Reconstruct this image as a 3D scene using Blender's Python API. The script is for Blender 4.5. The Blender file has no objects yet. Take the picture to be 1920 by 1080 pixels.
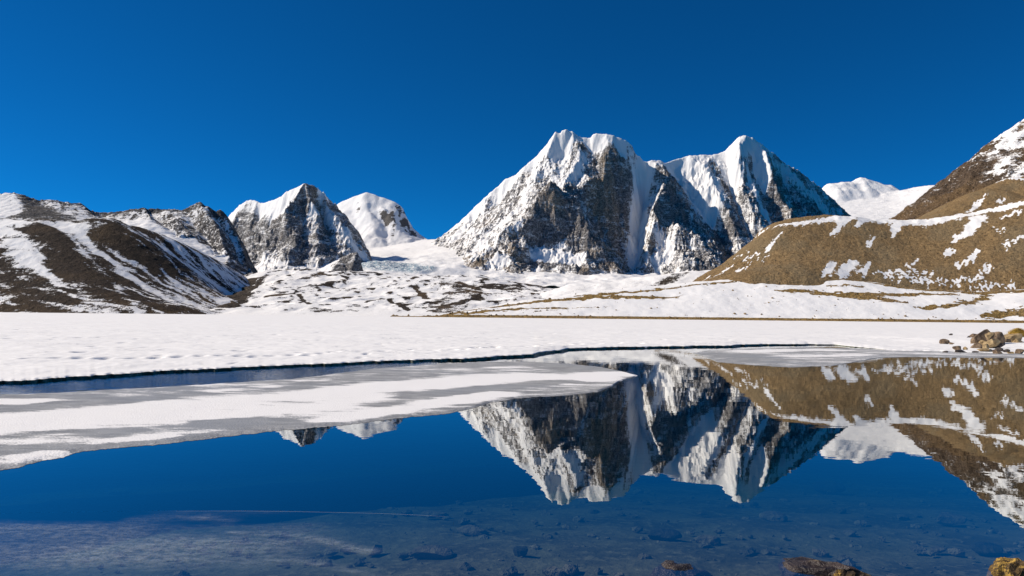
import bpy, bmesh, math, random
import numpy as np
from mathutils import Vector, geometry

# ------------------------------------------------------------------ camera, sky, sun, exposure
FPX, CX, HY, ROLL, EYE = 1280.0, 960.0, 594.0, 0.0102, 1.6      # focal length and horizon of the photograph (1920 px wide)
scene = bpy.context.scene
cam = bpy.data.cameras.new('camera')
cam_ob = bpy.data.objects.new('camera', cam)
scene.collection.objects.link(cam_ob)
cam.sensor_width = 36.0
cam.lens = FPX / 1920.0 * 36.0
cam.shift_y = (HY - 540.0) / 1920.0
cam.clip_start = 0.05
cam.clip_end = 60000
cam_ob.location = (0, 0, EYE)
cam_ob.rotation_euler = (math.radians(90), -ROLL, 0)
scene.camera = cam_ob

SUN_AZ = math.radians(-84)       # from +Y, negative = to the left
SUN_EL = math.radians(37)
sdir = Vector((math.sin(SUN_AZ) * math.cos(SUN_EL), math.cos(SUN_AZ) * math.cos(SUN_EL), math.sin(SUN_EL)))
world = bpy.data.worlds.new('World')
scene.world = world
world.use_nodes = True
wn = world.node_tree
wn.nodes.clear()
w_out = wn.nodes.new('ShaderNodeOutputWorld')
w_bg = wn.nodes.new('ShaderNodeBackground')
w_sky = wn.nodes.new('ShaderNodeTexSky')
w_sky.sky_type = 'NISHITA'
w_sky.sun_disc = False
w_sky.sun_elevation = SUN_EL
w_sky.sun_rotation = SUN_AZ
w_sky.altitude = 5200
w_sky.air_density = 1.0
w_sky.dust_density = 0.0
w_sky.ozone_density = 3.0
w_mul = wn.nodes.new('ShaderNodeMix')          # deep polarised blue of the thin air at 5000 m
w_mul.data_type = 'RGBA'
w_mul.blend_type = 'MULTIPLY'
w_mul.inputs[0].default_value = 1.0
w_mul.inputs[7].default_value = (0.02, 0.47, 0.80, 1)
wn.links.new(w_sky.outputs[0], w_mul.inputs[6])
wn.links.new(w_mul.outputs[2], w_bg.inputs['Color'])
w_bg.inputs['Strength'].default_value = 0.113
wn.links.new(w_bg.outputs[0], w_out.inputs['Surface'])

sun = bpy.data.lights.new('sun', 'SUN')
sun.energy = 4.9
sun.angle = math.radians(0.53)
sun.color = (1.0, 0.91, 0.79)
sun_ob = bpy.data.objects.new('sun', sun)
scene.collection.objects.link(sun_ob)
sun_ob.rotation_euler = sdir.to_track_quat('Z', 'Y').to_euler()

vs = scene.view_settings
vs.view_transform = 'Standard'
vs.look = 'None'
vs.exposure = 0.10
vs.gamma = 1.0
vs.use_curve_mapping = False
scene.cycles.max_bounces = 6
scene.cycles.diffuse_bounces = 3
scene.cycles.glossy_bounces = 3
scene.cycles.transparent_max_bounces = 12
scene.cycles.caustics_reflective = False
scene.cycles.caustics_refractive = False
scene.cycles.use_denoising = True

rng = np.random.default_rng(7)
random.seed(7)


# ------------------------------------------------------------------ helpers
def P(px, py, Y):
    """World point seen at a photograph pixel at distance Y."""
    dx, dy = px - CX, py - HY
    c, s = math.cos(ROLL), math.sin(ROLL)
    u = (dx * c + dy * s) / FPX
    v = -(-dx * s + dy * c) / FPX
    return (u * Y, Y, EYE + v * Y)


def W(px, py, z=0.0):
    """World point on the level z at a photograph pixel below the horizon."""
    x, y, zz = P(px, py, 1.0)
    k = (z - EYE) / (zz - EYE)
    return (x * k, k, z)


def _hash(ix, iy, seed):
    with np.errstate(over='ignore'):
        h = (ix.astype(np.int64).astype(np.uint32) * np.uint32(374761393)
             + iy.astype(np.int64).astype(np.uint32) * np.uint32(668265263)
             + np.uint32((seed * 974711 + 12345) % 4294967296))
        h = (h ^ (h >> np.uint32(13))) * np.uint32(1274126177)
        h = h ^ (h >> np.uint32(16))
    return h


def perlin(x, y, seed=0):
    x = np.asarray(x, float); y = np.asarray(y, float)
    x0 = np.floor(x); y0 = np.floor(y)
    fx = x - x0; fy = y - y0
    u = fx * fx * fx * (fx * (fx * 6 - 15) + 10)
    v = fy * fy * fy * (fy * (fy * 6 - 15) + 10)

    def g(ix, iy, dx, dy):
        a = _hash(ix, iy, seed).astype(np.float64) * (2 * math.pi / 4294967296.0)
        return np.cos(a) * dx + np.sin(a) * dy
    n00 = g(x0, y0, fx, fy); n10 = g(x0 + 1, y0, fx - 1, fy)
    n01 = g(x0, y0 + 1, fx, fy - 1); n11 = g(x0 + 1, y0 + 1, fx - 1, fy - 1)
    return ((n00 * (1 - u) + n10 * u) * (1 - v) + (n01 * (1 - u) + n11 * u) * v) * 1.5


def fbm(x, y, octaves=5, seed=0, gain=0.5):
    r = 0; a = 1.0; t = 0
    for i in range(octaves):
        r = r + a * perlin(x, y, seed + i * 17); t += a
        x = x * 2.03; y = y * 2.03; a *= gain
    return r / t * 1.6


def ridged(x, y, octaves=5, seed=0, gain=0.5):
    r = 0; a = 1.0; t = 0
    for i in range(octaves):
        r = r + a * (1 - 2 * np.abs(perlin(x, y, seed + i * 31))); t += a
        x = x * 2.03; y = y * 2.03; a *= gain
    return r / t


def sstep(a, b, x):
    t = np.clip((x - a) / (b - a), 0, 1)
    return t * t * (3 - 2 * t)


class Sheet:
    """A regular plan grid with heights: one landform."""
    def __init__(self, x0, x1, y0, y1, step):
        self.x0, self.y0, self.step = x0, y0, step
        self.xs = np.arange(x0, x1 + step * .5, step)
        self.ys = np.arange(y0, y1 + step * .5, step)
        self.X, self.Y = np.meshgrid(self.xs, self.ys)
        self.Z = np.full(self.X.shape, -60.0)
        self.dcrest = np.full(self.X.shape, 9999.0)
        self.snow = np.zeros(self.X.shape)
        self.tone = np.zeros(self.X.shape)
        self.sx = self.sy = 0.0          # irregularity of painted snow edges

    def ridge(self, pts, k, r=4.0, kr=None, p=1.0, L=150.0, crest=True, warp=None):
        """Raise the sheet to a ridge through the world points; k slope on the left of its run, kr on the right."""
        kr = k if kr is None else kr
        n, m = self.X.shape
        for a, b in zip(pts[:-1], pts[1:]):
            top = max(a[2], b[2]) + 60
            rad = top / min(k, kr) * 1.6
            i0 = max(0, int((min(a[0], b[0]) - rad - self.x0) / self.step)); i1 = min(m, int((max(a[0], b[0]) + rad - self.x0) / self.step) + 2)
            j0 = max(0, int((min(a[1], b[1]) - rad - self.y0) / self.step)); j1 = min(n, int((max(a[1], b[1]) + rad - self.y0) / self.step) + 2)
            if i0 >= i1 or j0 >= j1:
                continue
            X = self.X[j0:j1, i0:i1]; Y = self.Y[j0:j1, i0:i1]
            if warp is not None:
                X = X + warp[0][j0:j1, i0:i1]; Y = Y + warp[1][j0:j1, i0:i1]
            ex, ey = b[0] - a[0], b[1] - a[1]
            l2 = ex * ex + ey * ey + 1e-9
            t = np.clip(((X - a[0]) * ex + (Y - a[1]) * ey) / l2, 0, 1)
            qx = X - (a[0] + t * ex); qy = Y - (a[1] + t * ey)
            d = np.sqrt(qx * qx + qy * qy)
            side = (ex * qy - ey * qx) / (math.sqrt(l2) * (d + 1e-6))       # +1 on the left of the run
            kk = kr + (k - kr) * (side * .5 + .5)
            dd = np.sqrt(d * d + r * r) - r
            if p != 1.0:
                dd = L * ((1 + dd / L) ** p - 1) / p
            z = a[2] + t * (b[2] - a[2]) - kk * dd
            S = self.Z[j0:j1, i0:i1]
            np.maximum(S, z, out=S)
            if crest:
                D = self.dcrest[j0:j1, i0:i1]
                np.minimum(D, d, out=D)

    def spurs(self, pts, k, spacing, length, rs, kf=0.82, r=2.0, sides=(1, -1), off=0.0, sub=0, warp=None, side_k=1.35):
        """Smaller ridges branching off a ridge, as on any eroded mountain."""
        pts = [np.array(q, float) for q in pts]
        for a, b in zip(pts[:-1], pts[1:]):
            e = b - a; l = math.hypot(e[0], e[1])
            if l < 1e-3:
                continue
            tx, ty = e[0] / l, e[1] / l
            ds = -1 if e[2] > 0 else 1
            n = max(1, int(round(l / spacing + rs.uniform(-.3, .3))))
            for q in range(n):
                for s in sides:
                    t = (q + rs.uniform(.1, .9)) / n
                    c = a + e * t
                    ang = math.atan2(s * tx, -s * ty) + rs.uniform(-.45, .45)
                    if abs(e[2]) / l > .25:
                        ang += -s * ds * .45
                    Ls = length * rs.uniform(.5, 1.3)
                    kz = k * kf * rs.uniform(.82, 1.1)
                    poly = [(c[0], c[1], c[2] - off - rs.uniform(0, .04) * length)]
                    m = 5
                    for w in range(m):
                        ang += rs.uniform(-.35, .35)
                        px, py, pz = poly[-1]
                        st = Ls / m
                        poly.append((px + math.cos(ang) * st, py + math.sin(ang) * st, pz - kz * st * rs.uniform(.6, 1.4)))
                    self.ridge(poly, k * side_k, r, crest=False, warp=warp)
                    if sub:
                        self.spurs(poly, k * side_k, spacing * .45, length * .3, rs, kf, r * .6, off=length * .02, warp=warp)

    def tin(self, chains, extra=()):
        """Facetted relief: flat facets spanned between ridge and gully lines given as chains of world points."""
        V, key, E = [], {}, []

        def vid(p):
            k = (round(p[0], 1), round(p[1], 1))
            if k not in key:
                key[k] = len(V); V.append(p)
            return key[k]
        for ch in chains:
            ids = [vid(p) for p in ch]
            E += [(a, b) for a, b in zip(ids[:-1], ids[1:]) if a != b]
        for p in extra:
            vid(p)
        vo, _, tri, ov, _, _ = geometry.delaunay_2d_cdt([Vector(p[:2]) for p in V], E, [], 0, .5)
        A = np.array(V, float)
        zz = []
        for q, o in zip(vo, ov):
            if o:
                zz.append(max(V[i][2] for i in o))
            else:
                d = np.hypot(A[:, 0] - q[0], A[:, 1] - q[1]); w = 1 / (d[np.argsort(d)[:4]] + 1) ** 2
                zz.append(float((A[np.argsort(d)[:4], 2] * w).sum() / w.sum()))
        Z = np.full(self.X.shape, -60.0); gx = np.zeros(self.X.shape); gy = np.zeros(self.X.shape)
        n, m = self.X.shape
        for t in tri:
            p = [(vo[i][0], vo[i][1], zz[i]) for i in t]
            det = (p[1][0] - p[0][0]) * (p[2][1] - p[0][1]) - (p[2][0] - p[0][0]) * (p[1][1] - p[0][1])
            if abs(det) < 1e-6:
                continue
            dz1, dz2 = p[1][2] - p[0][2], p[2][2] - p[0][2]
            ax = (dz1 * (p[2][1] - p[0][1]) - dz2 * (p[1][1] - p[0][1])) / det
            ay = (dz2 * (p[1][0] - p[0][0]) - dz1 * (p[2][0] - p[0][0])) / det
            xs = [q[0] for q in p]; ys = [q[1] for q in p]
            i0 = max(0, int((min(xs) - self.x0) / self.step)); i1 = min(m, int((max(xs) - self.x0) / self.step) + 2)
            j0 = max(0, int((min(ys) - self.y0) / self.step)); j1 = min(n, int((max(ys) - self.y0) / self.step) + 2)
            if i0 >= i1 or j0 >= j1:
                continue
            X = self.X[j0:j1, i0:i1]; Y = self.Y[j0:j1, i0:i1]
            inside = np.ones(X.shape, bool)
            sg = 1 if det > 0 else -1
            for a, b in ((0, 1), (1, 2), (2, 0)):
                inside &= sg * ((p[b][0] - p[a][0]) * (Y - p[a][1]) - (p[b][1] - p[a][1]) * (X - p[a][0])) >= -1e-3
            z = p[0][2] + ax * (X - p[0][0]) + ay * (Y - p[0][1])
            Z[j0:j1, i0:i1][inside] = z[inside]; gx[j0:j1, i0:i1][inside] = ax; gy[j0:j1, i0:i1][inside] = ay
        return Z, gx, gy

    def near(self, chain):
        D = np.full(self.X.shape, 9999.0)
        for a, b in zip(chain[:-1], chain[1:]):
            ex, ey = b[0] - a[0], b[1] - a[1]
            t = np.clip(((self.X - a[0]) * ex + (self.Y - a[1]) * ey) / (ex * ex + ey * ey + 1e-9), 0, 1)
            np.minimum(D, np.hypot(self.X - a[0] - t * ex, self.Y - a[1] - t * ey), out=D)
        return D

    def sample(self, F, x, y):
        Z, self.Z = self.Z, F
        r = self.at(x, y)
        self.Z = Z
        return r

    def tps(self, pts, lam=1e-4):
        """Smooth surface through scattered world points."""
        p = np.array(pts, float)
        sc = 1.0 / max(np.ptp(p[:, 0]), np.ptp(p[:, 1]))
        cx, cy = p[:, 0].mean(), p[:, 1].mean()
        a = (p[:, 0] - cx) * sc; b = (p[:, 1] - cy) * sc
        n = len(p)

        def ker(r2):
            return np.where(r2 > 1e-12, r2 * np.log(r2 + 1e-12), 0.0)
        K = ker((a[:, None] - a) ** 2 + (b[:, None] - b) ** 2) + np.eye(n) * lam
        Q = np.stack([np.ones(n), a, b], 1)
        A = np.block([[K, Q], [Q.T, np.zeros((3, 3))]])
        w = np.linalg.solve(A, np.concatenate([p[:, 2], np.zeros(3)]))
        gx = (self.X - cx) * sc; gy = (self.Y - cy) * sc
        Z = w[n] + w[n + 1] * gx + w[n + 2] * gy
        for i in range(n):
            Z += w[i] * ker((gx - a[i]) ** 2 + (gy - b[i]) ** 2)
        return Z

    def at(self, x, y):
        fx = np.clip((np.asarray(x, float) - self.x0) / self.step, 0, len(self.xs) - 1.001)
        fy = np.clip((np.asarray(y, float) - self.y0) / self.step, 0, len(self.ys) - 1.001)
        i = fx.astype(int); j = fy.astype(int); fx = fx - i; fy = fy - j
        Z = self.Z
        return (Z[j, i] * (1 - fx) + Z[j, i + 1] * fx) * (1 - fy) + (Z[j + 1, i] * (1 - fx) + Z[j + 1, i + 1] * fx) * fy

    def hit(self, px, py):
        """Where the line of sight through a photograph pixel meets this landform."""
        ux, _, uz = P(px, py, 1.0); uz -= EYE
        Y = np.linspace(self.ys[0], self.ys[-1], 1500)
        ok = (ux * Y > self.xs[0]) & (ux * Y < self.xs[-1])
        h = np.where(ok, self.at(ux * Y, Y), -999)
        below = EYE + uz * Y < h
        if not below.any():
            g = EYE + uz * Y - h
            i = int(np.argmin(np.where(ok, g, 1e9)))
        else:
            i = int(np.argmax(below))
        return (ux * Y[i], Y[i], float(self.at(ux * Y[i], Y[i])))

    def stroke(self, pix, width):
        """Field of 1 - distance/width round a line of world points found under the pixels (values can be negative)."""
        q = [self.hit(*s[:2]) for s in pix]
        return self.line_field(q, width)

    def line_field(self, q, width):
        ws = width if isinstance(width, (list, tuple)) else [width] * len(q)
        F = np.full(self.X.shape, -9.0)
        if len(q) == 1:
            q = [q[0], (q[0][0] + .1, q[0][1], q[0][2])]; ws = [ws[0]] * 2
        for (a, b, wa, wb) in zip(q[:-1], q[1:], ws[:-1], ws[1:]):
            ex, ey = b[0] - a[0], b[1] - a[1]
            l2 = ex * ex + ey * ey + 1e-9
            X, Y = self.X + self.sx, self.Y + self.sy
            t = np.clip(((X - a[0]) * ex + (Y - a[1]) * ey) / l2, 0, 1)
            d = np.hypot(X - a[0] - t * ex, Y - a[1] - t * ey)
            np.maximum(F, 1 - d / (wa + t * (wb - wa)), out=F)
        return F

    def normals(self):
        gy, gx = np.gradient(self.Z, self.step)
        nz = 1 / np.sqrt(1 + gx * gx + gy * gy)
        return -gx * nz, -gy * nz, nz

    def build(self, name, mat, zmin=-4.0, label=None, smooth=True):
        n, m = self.X.shape
        idx = np.arange(n * m).reshape(n, m)
        q = np.stack([idx[:-1, :-1], idx[:-1, 1:], idx[1:, 1:], idx[1:, :-1]], -1).reshape(-1, 4)
        z = self.Z.ravel()
        keep = (z[q] > zmin).any(1)
        q = q[keep]
        used = np.zeros(n * m, bool); used[q.ravel()] = True
        remap = np.cumsum(used) - 1
        co = np.stack([self.X.ravel(), self.Y.ravel(), z], 1)[used]
        ob = mesh_from(name, co, remap[q], mat, smooth)
        for nm, arr in (('snow', np.clip(self.snow, -.85, 1.6)), ('tone', self.tone)):
            at = ob.data.attributes.new(nm, 'FLOAT', 'POINT')
            at.data.foreach_set('value', arr.ravel()[used].astype(np.float32))
        ob['kind'] = 'structure'
        if label:
            ob['label'] = label
        return ob


def blur(F, n=1):
    for _ in range(n):
        G = np.pad(F, 1, mode='edge')
        F = (G[1:-1, 1:-1] * 4 + (G[:-2, 1:-1] + G[2:, 1:-1] + G[1:-1, :-2] + G[1:-1, 2:]) * 2 + G[:-2, :-2] + G[2:, 2:] + G[:-2, 2:] + G[2:, :-2]) / 16
    return F


def crags(S, chains, extra, seed, warp, big, small, flute, crest):
    """Facetted mountain with warped facet edges, flutes down every face and broken rock on top."""
    Z, gx, gy = S.tin(chains, extra)
    S.Z = Z
    wx = fbm(S.X / 160, S.Y / 160, 6, seed, .55) * warp; wy = fbm(S.X / 160, S.Y / 160, 6, seed + 1, .55) * warp
    S.dcrest = S.near(crest)
    soft = sstep(0, 120, S.dcrest)
    wx *= .25 + .75 * soft; wy *= .25 + .75 * soft
    Z = S.sample(Z, S.X + wx, S.Y + wy)
    gl = np.hypot(gx, gy) + 1e-6
    ux, uy = blur(gx / gl, 3), blur(gy / gl, 3)
    ul = np.hypot(ux, uy) + 1e-6; ux /= ul; uy /= ul
    c = -S.X * uy + S.Y * ux; s = S.X * ux + S.Y * uy
    fl = ridged(c / 62 + wx * .02, s / 330, 5, seed + 2, .55)
    steep = sstep(.45, 1.1, gl)
    S.Z = blur(Z, 1) + soft * (steep * fl * flute + ridged(S.X / 95 + wx * .012, S.Y / 95, 6, seed + 3, .58) * big * (.35 + .65 * steep) - flute * .3)
    S.Z += ridged(S.X / 27, S.Y / 27, 4, seed + 4, .6) * small * (.35 + .65 * soft) * (.3 + .7 * steep)
    S.Z += fbm(S.X / 70, S.Y / 70, 4, seed + 6, .55) * big * .28 * (.3 + .7 * soft)
    S.Z += fbm(S.X / 34, S.Y / 34, 4, seed + 7, .6) * small * .55
    S.flute = fl; S.cc = c
    S.strata = ridged(S.Z / 52 + c / 300 + fbm(S.X / 120, S.Y / 120, 3, seed + 8) * .8, c / 170, 4, seed + 9, .6)
    return gx, gy


def settle(S, k=.42):
    """Soften the lower end of the snow scale, then let gullies and rock bands hold some snow."""
    S.snow = np.where(S.snow < -.2, -.2 + (S.snow + .2) * k, S.snow)
    S.snow += np.where(S.snow < .5, -.38 * (S.flute - .25) + .34 * S.strata, 0)


def mesh_from(name, co, faces, mat, smooth=True, parent=None):
    me = bpy.data.meshes.new(name)
    co = np.asarray(co, np.float32); faces = np.asarray(faces, np.int32)
    k = faces.shape[1]
    me.vertices.add(len(co)); me.vertices.foreach_set('co', co.ravel())
    me.loops.add(faces.size); me.loops.foreach_set('vertex_index', faces.ravel())
    me.polygons.add(len(faces))
    me.polygons.foreach_set('loop_start', np.arange(0, faces.size, k, dtype=np.int32))
    me.polygons.foreach_set('loop_total', np.full(len(faces), k, np.int32))
    me.update(calc_edges=True)
    me.polygons.foreach_set('use_smooth', np.full(len(faces), bool(smooth)))
    me.validate()
    if mat:
        me.materials.append(mat)
    ob = bpy.data.objects.new(name, me)
    scene.collection.objects.link(ob)
    if parent:
        ob.parent = parent
    return ob


def tag(o, label, cat=None, group=None, kind=None):
    o['label'] = label
    if cat:
        o['category'] = cat
    if group:
        o['group'] = group
    if kind:
        o['kind'] = kind
    return o


# ------------------------------------------------------------------ materials
class NT:
    def __init__(self, name):
        self.m = bpy.data.materials.new(name)
        self.m.use_nodes = True
        self.t = self.m.node_tree
        self.t.nodes.clear()
        self.out = self.n('ShaderNodeOutputMaterial')
        self.co = self.n('ShaderNodeTexCoord').outputs['Object']

    def n(self, kind, **kw):
        nd = self.t.nodes.new(kind)
        for k, v in kw.items():
            setattr(nd, k, v)
        return nd

    def set(self, sock, v):
        if hasattr(v, 'is_output') or isinstance(v, bpy.types.NodeSocket):
            self.t.links.new(v, sock)
        else:
            sock.default_value = v

    def math(self, op, a, b=None, c=None):
        nd = self.n('ShaderNodeMath', operation=op)
        self.set(nd.inputs[0], a)
        if b is not None:
            self.set(nd.inputs[1], b)
        if c is not None:
            self.set(nd.inputs[2], c)
        return nd.outputs[0]

    def noise(self, scale, detail=4, rough=.55, vec=None, stretch=None, rot=None, dist=0.0, kind='FBM'):
        v = vec or self.co
        if stretch or rot:
            mp = self.n('ShaderNodeMapping')
            self.set(mp.inputs['Vector'], v)
            if rot:
                mp.inputs['Rotation'].default_value = rot
            if stretch:
                mp.inputs['Scale'].default_value = stretch
            v = mp.outputs[0]
        nd = self.n('ShaderNodeTexNoise', noise_type=kind)
        self.set(nd.inputs['Vector'], v)
        nd.inputs['Scale'].default_value = scale
        nd.inputs['Detail'].default_value = detail
        nd.inputs['Roughness'].default_value = rough
        nd.inputs['Distortion'].default_value = dist
        return nd.outputs['Fac']

    def ramp(self, v, a, b, lo=0.0, hi=1.0):
        nd = self.n('ShaderNodeMapRange', interpolation_type='SMOOTHSTEP')
        self.set(nd.inputs[0], v)
        nd.inputs[1].default_value = a; nd.inputs[2].default_value = b
        nd.inputs[3].default_value = lo; nd.inputs[4].default_value = hi
        return nd.outputs[0]

    def mix(self, f, a, b):
        nd = self.n('ShaderNodeMix', data_type='RGBA')
        self.set(nd.inputs[0], f)
        for s, v in ((nd.inputs[6], a), (nd.inputs[7], b)):
            self.set(s, (*v, 1) if isinstance(v, tuple) and len(v) == 3 else v)
        return nd.outputs[2]

    def attr(self, name):
        return self.n('ShaderNodeAttribute', attribute_name=name).outputs['Fac']

    def bump(self, h, dist, strength=1.0, normal=None):
        nd = self.n('ShaderNodeBump')
        self.set(nd.inputs['Height'], h)
        nd.inputs['Distance'].default_value = dist
        self.set(nd.inputs['Strength'], strength)
        if normal:
            self.set(nd.inputs['Normal'], normal)
        return nd.outputs[0]

    def bsdf(self, col, rough=.9, normal=None, spec=.2):
        nd = self.n('ShaderNodeBsdfPrincipled')
        self.set(nd.inputs['Base Color'], (*col, 1) if isinstance(col, tuple) and len(col) == 3 else col)
        self.set(nd.inputs['Roughness'], rough)
        nd.inputs['Specular IOR Level'].default_value = spec
        if normal:
            self.set(nd.inputs['Normal'], normal)
        return nd.outputs[0]

    def done(self, sh):
        self.t.links.new(sh, self.out.inputs['Surface'])
        return self.m


SNOW = (0.875, 0.855, 0.83)


def land_mat(name, rock_a, rock_b, rock_c, unit, k1=.3, k2=.4, edge=.12, bump=.5, ledge=0.0, snow_bump=.08, snow_col=SNOW, speck=.3, mottle=.45, dust=None):
    """Ground whose snow cover is read from the 'snow' attribute; unit = size in metres of its main roughness."""
    t = NT(name)
    a = t.noise(1.0 / unit, 8, .66)
    b = t.noise(5.0 / unit, 5, .68)
    fine = t.noise(17.0 / unit, 3, .65)
    crag = t.math('ABSOLUTE', t.math('SUBTRACT', t.noise(2.1 / unit, 7, .68, stretch=(1, 1, .55)), .5))
    c4 = lambda n: t.math('MULTIPLY', t.math('SUBTRACT', n, .5), 4.0)
    s = t.attr('snow')
    s = t.math('MULTIPLY_ADD', c4(a), k1, s)
    s = t.math('MULTIPLY_ADD', c4(b), k2, s)
    s = t.math('MULTIPLY_ADD', c4(fine), speck, s)
    if ledge:
        c = t.noise(2.6 / unit, 6, .7, stretch=(.3, .3, 2.2), rot=(.2, .16, 0), dist=.4)
        s = t.math('MULTIPLY_ADD', c4(c), ledge, s)
    f = t.ramp(s, -edge, edge)
    if dust:
        d = t.math('MULTIPLY_ADD', t.attr('snow'), .45, dust[0])
        d = t.math('MULTIPLY_ADD', c4(t.noise(7.0 / unit, 6, .72, stretch=(.5, .5, 1.9), rot=(.25, -.2, 0), dist=.5)), .5, d)
        d = t.math('MULTIPLY_ADD', c4(fine), .35, d)
        d = t.math('MULTIPLY_ADD', c4(t.noise(1.9 / unit, 6, .66, stretch=(.45, .45, 1.7), rot=(.5, -.35, .3), dist=.8)), .65, d)
        f = t.math('MAXIMUM', f, t.math('MULTIPLY', t.ramp(d, -.25, .45), dust[1]))
    big = t.noise(.35 / unit, 4, .6)
    rock = t.mix(t.ramp(b, .36, .64), rock_a, rock_b)
    rock = t.mix(t.ramp(t.math('ADD', t.math('MULTIPLY', t.math('SUBTRACT', big, .5), 3.2), t.attr('tone')), -.1, .6), rock, rock_c)
    nd = t.n('ShaderNodeMix', data_type='RGBA', blend_type='MULTIPLY')
    nd.inputs[0].default_value = 1.0
    t.t.links.new(rock, nd.inputs[6])
    t.t.links.new(t.mix(t.ramp(fine, .38, .62), (1 - mottle,) * 3, (1 + mottle,) * 3), nd.inputs[7])
    col = t.mix(f, nd.outputs[2], snow_col)
    hgt = t.math('ADD', t.math('MULTIPLY', crag, -2.2), t.math('ADD', a, t.math('MULTIPLY', b, .55)))
    hgt = t.math('ADD', hgt, t.math('MULTIPLY', fine, .22))
    st = t.ramp(f, 0, 1, 1.0, snow_bump / max(bump, 1e-4))
    nrm = t.bump(hgt, unit * bump, st)
    return t.done(t.bsdf(col, .9, nrm, .12))


M_GRANITE = land_mat('granite_and_snow', (.17, .165, .17), (.32, .30, .285), (.36, .29, .22), 150, .25, .30, .2, .26, ledge=.55, snow_bump=.04, dust=(.12, .8))
M_GNEISS = land_mat('dark_gneiss_and_snow', (.15, .146, .152), (.29, .275, .262), (.31, .26, .21), 120, .22, .34, .2, .26, ledge=.55, snow_bump=.04, dust=(.12, .8))
M_FIRN = land_mat('firn_snow', (.10, .095, .09), (.18, .16, .14), (.2, .17, .13), 200, .2, .2, .14, .20, ledge=.2, snow_bump=.05)
M_LEFT = land_mat('dark_scree_and_snow', (.028, .020, .015), (.058, .040, .028), (.08, .053, .03), 50, .22, .5, .2, .20, snow_bump=.05, speck=.5)
M_RIGHT = land_mat('ochre_scree_and_snow', (.245, .16, .075), (.385, .255, .122), (.30, .215, .115), 36, .10, .22, .07, .22, snow_bump=.04, speck=.18, mottle=.22)
M_SHORE = land_mat('shore_turf_and_snow', (.21, .135, .045), (.42, .27, .095), (.32, .215, .10), 28, .15, .3, .07, .20, snow_bump=.03, speck=.3, mottle=.4)
M_MORAINE = land_mat('moraine_and_snow', (.045, .036, .030), (.11, .088, .066), (.14, .10, .065), 55, .2, .4, .10, .25, snow_bump=.06, speck=.4)
M_CLIFF = land_mat('brown_cliff_and_snow', (.09, .062, .042), (.20, .14, .092), (.21, .135, .07), 60, .2, .35, .14, .30, ledge=.45, snow_bump=.05, dust=(-.15, .75))

# ------------------------------------------------------------------ far snow peaks and glaciers
def pp(*q):
    return [P(*s) for s in q]


def make_far_snow():
    S = Sheet(2500, 6800, 5800, 8800, 14)
    wx = fbm(S.X / 300, S.Y / 300, 4, 3) * 40; wy = fbm(S.X / 300, S.Y / 300, 4, 5) * 40
    S.Z = S.tps(pp((1500, 420, 6000), (1600, 425, 6000), (1700, 425, 6000), (1900, 420, 6000), (2100, 420, 6000), (1600, 405, 6500), (1700, 400, 6500),
                   (1590, 385, 7000), (1680, 375, 7100), (1760, 380, 6600), (1850, 380, 6500), (1540, 380, 7200), (1640, 365, 7400),
                   (1690, 362, 7300), (1725, 352, 7300), (1775, 346, 7300), (1850, 338, 7300), (1950, 330, 7300), (2200, 320, 7300), (1500, 400, 7000), (1400, 420, 6800))
                + [(3000, 8700, 700), (4500, 8700, 900), (6500, 8700, 1000), (5200, 7900, 1250), (6300, 7900, 1400)], 1e-3)
    crest = pp((1520, 372, 7500), (1545, 358, 7500), (1562, 346, 7500), (1580, 345, 7520), (1597, 343, 7560), (1612, 337, 7600), (1626, 341, 7600), (1642, 343, 7580), (1662, 350, 7560), (1684, 362, 7500))
    S.ridge(crest, .9, 70, warp=(wx, wy))
    S.Z += ridged(S.X / 260, S.Y / 260, 5, 11) * 26 * sstep(500, 60, S.dcrest) + fbm(S.X / 140, S.Y / 60, 4, 8) * 6
    S.snow[:] = 1.1 - .5 * sstep(.72, .55, S.normals()[2])
    S.build('snow_mountain', M_FIRN, label='rounded far white peaks and smooth glacier plateau at the right')


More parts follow.
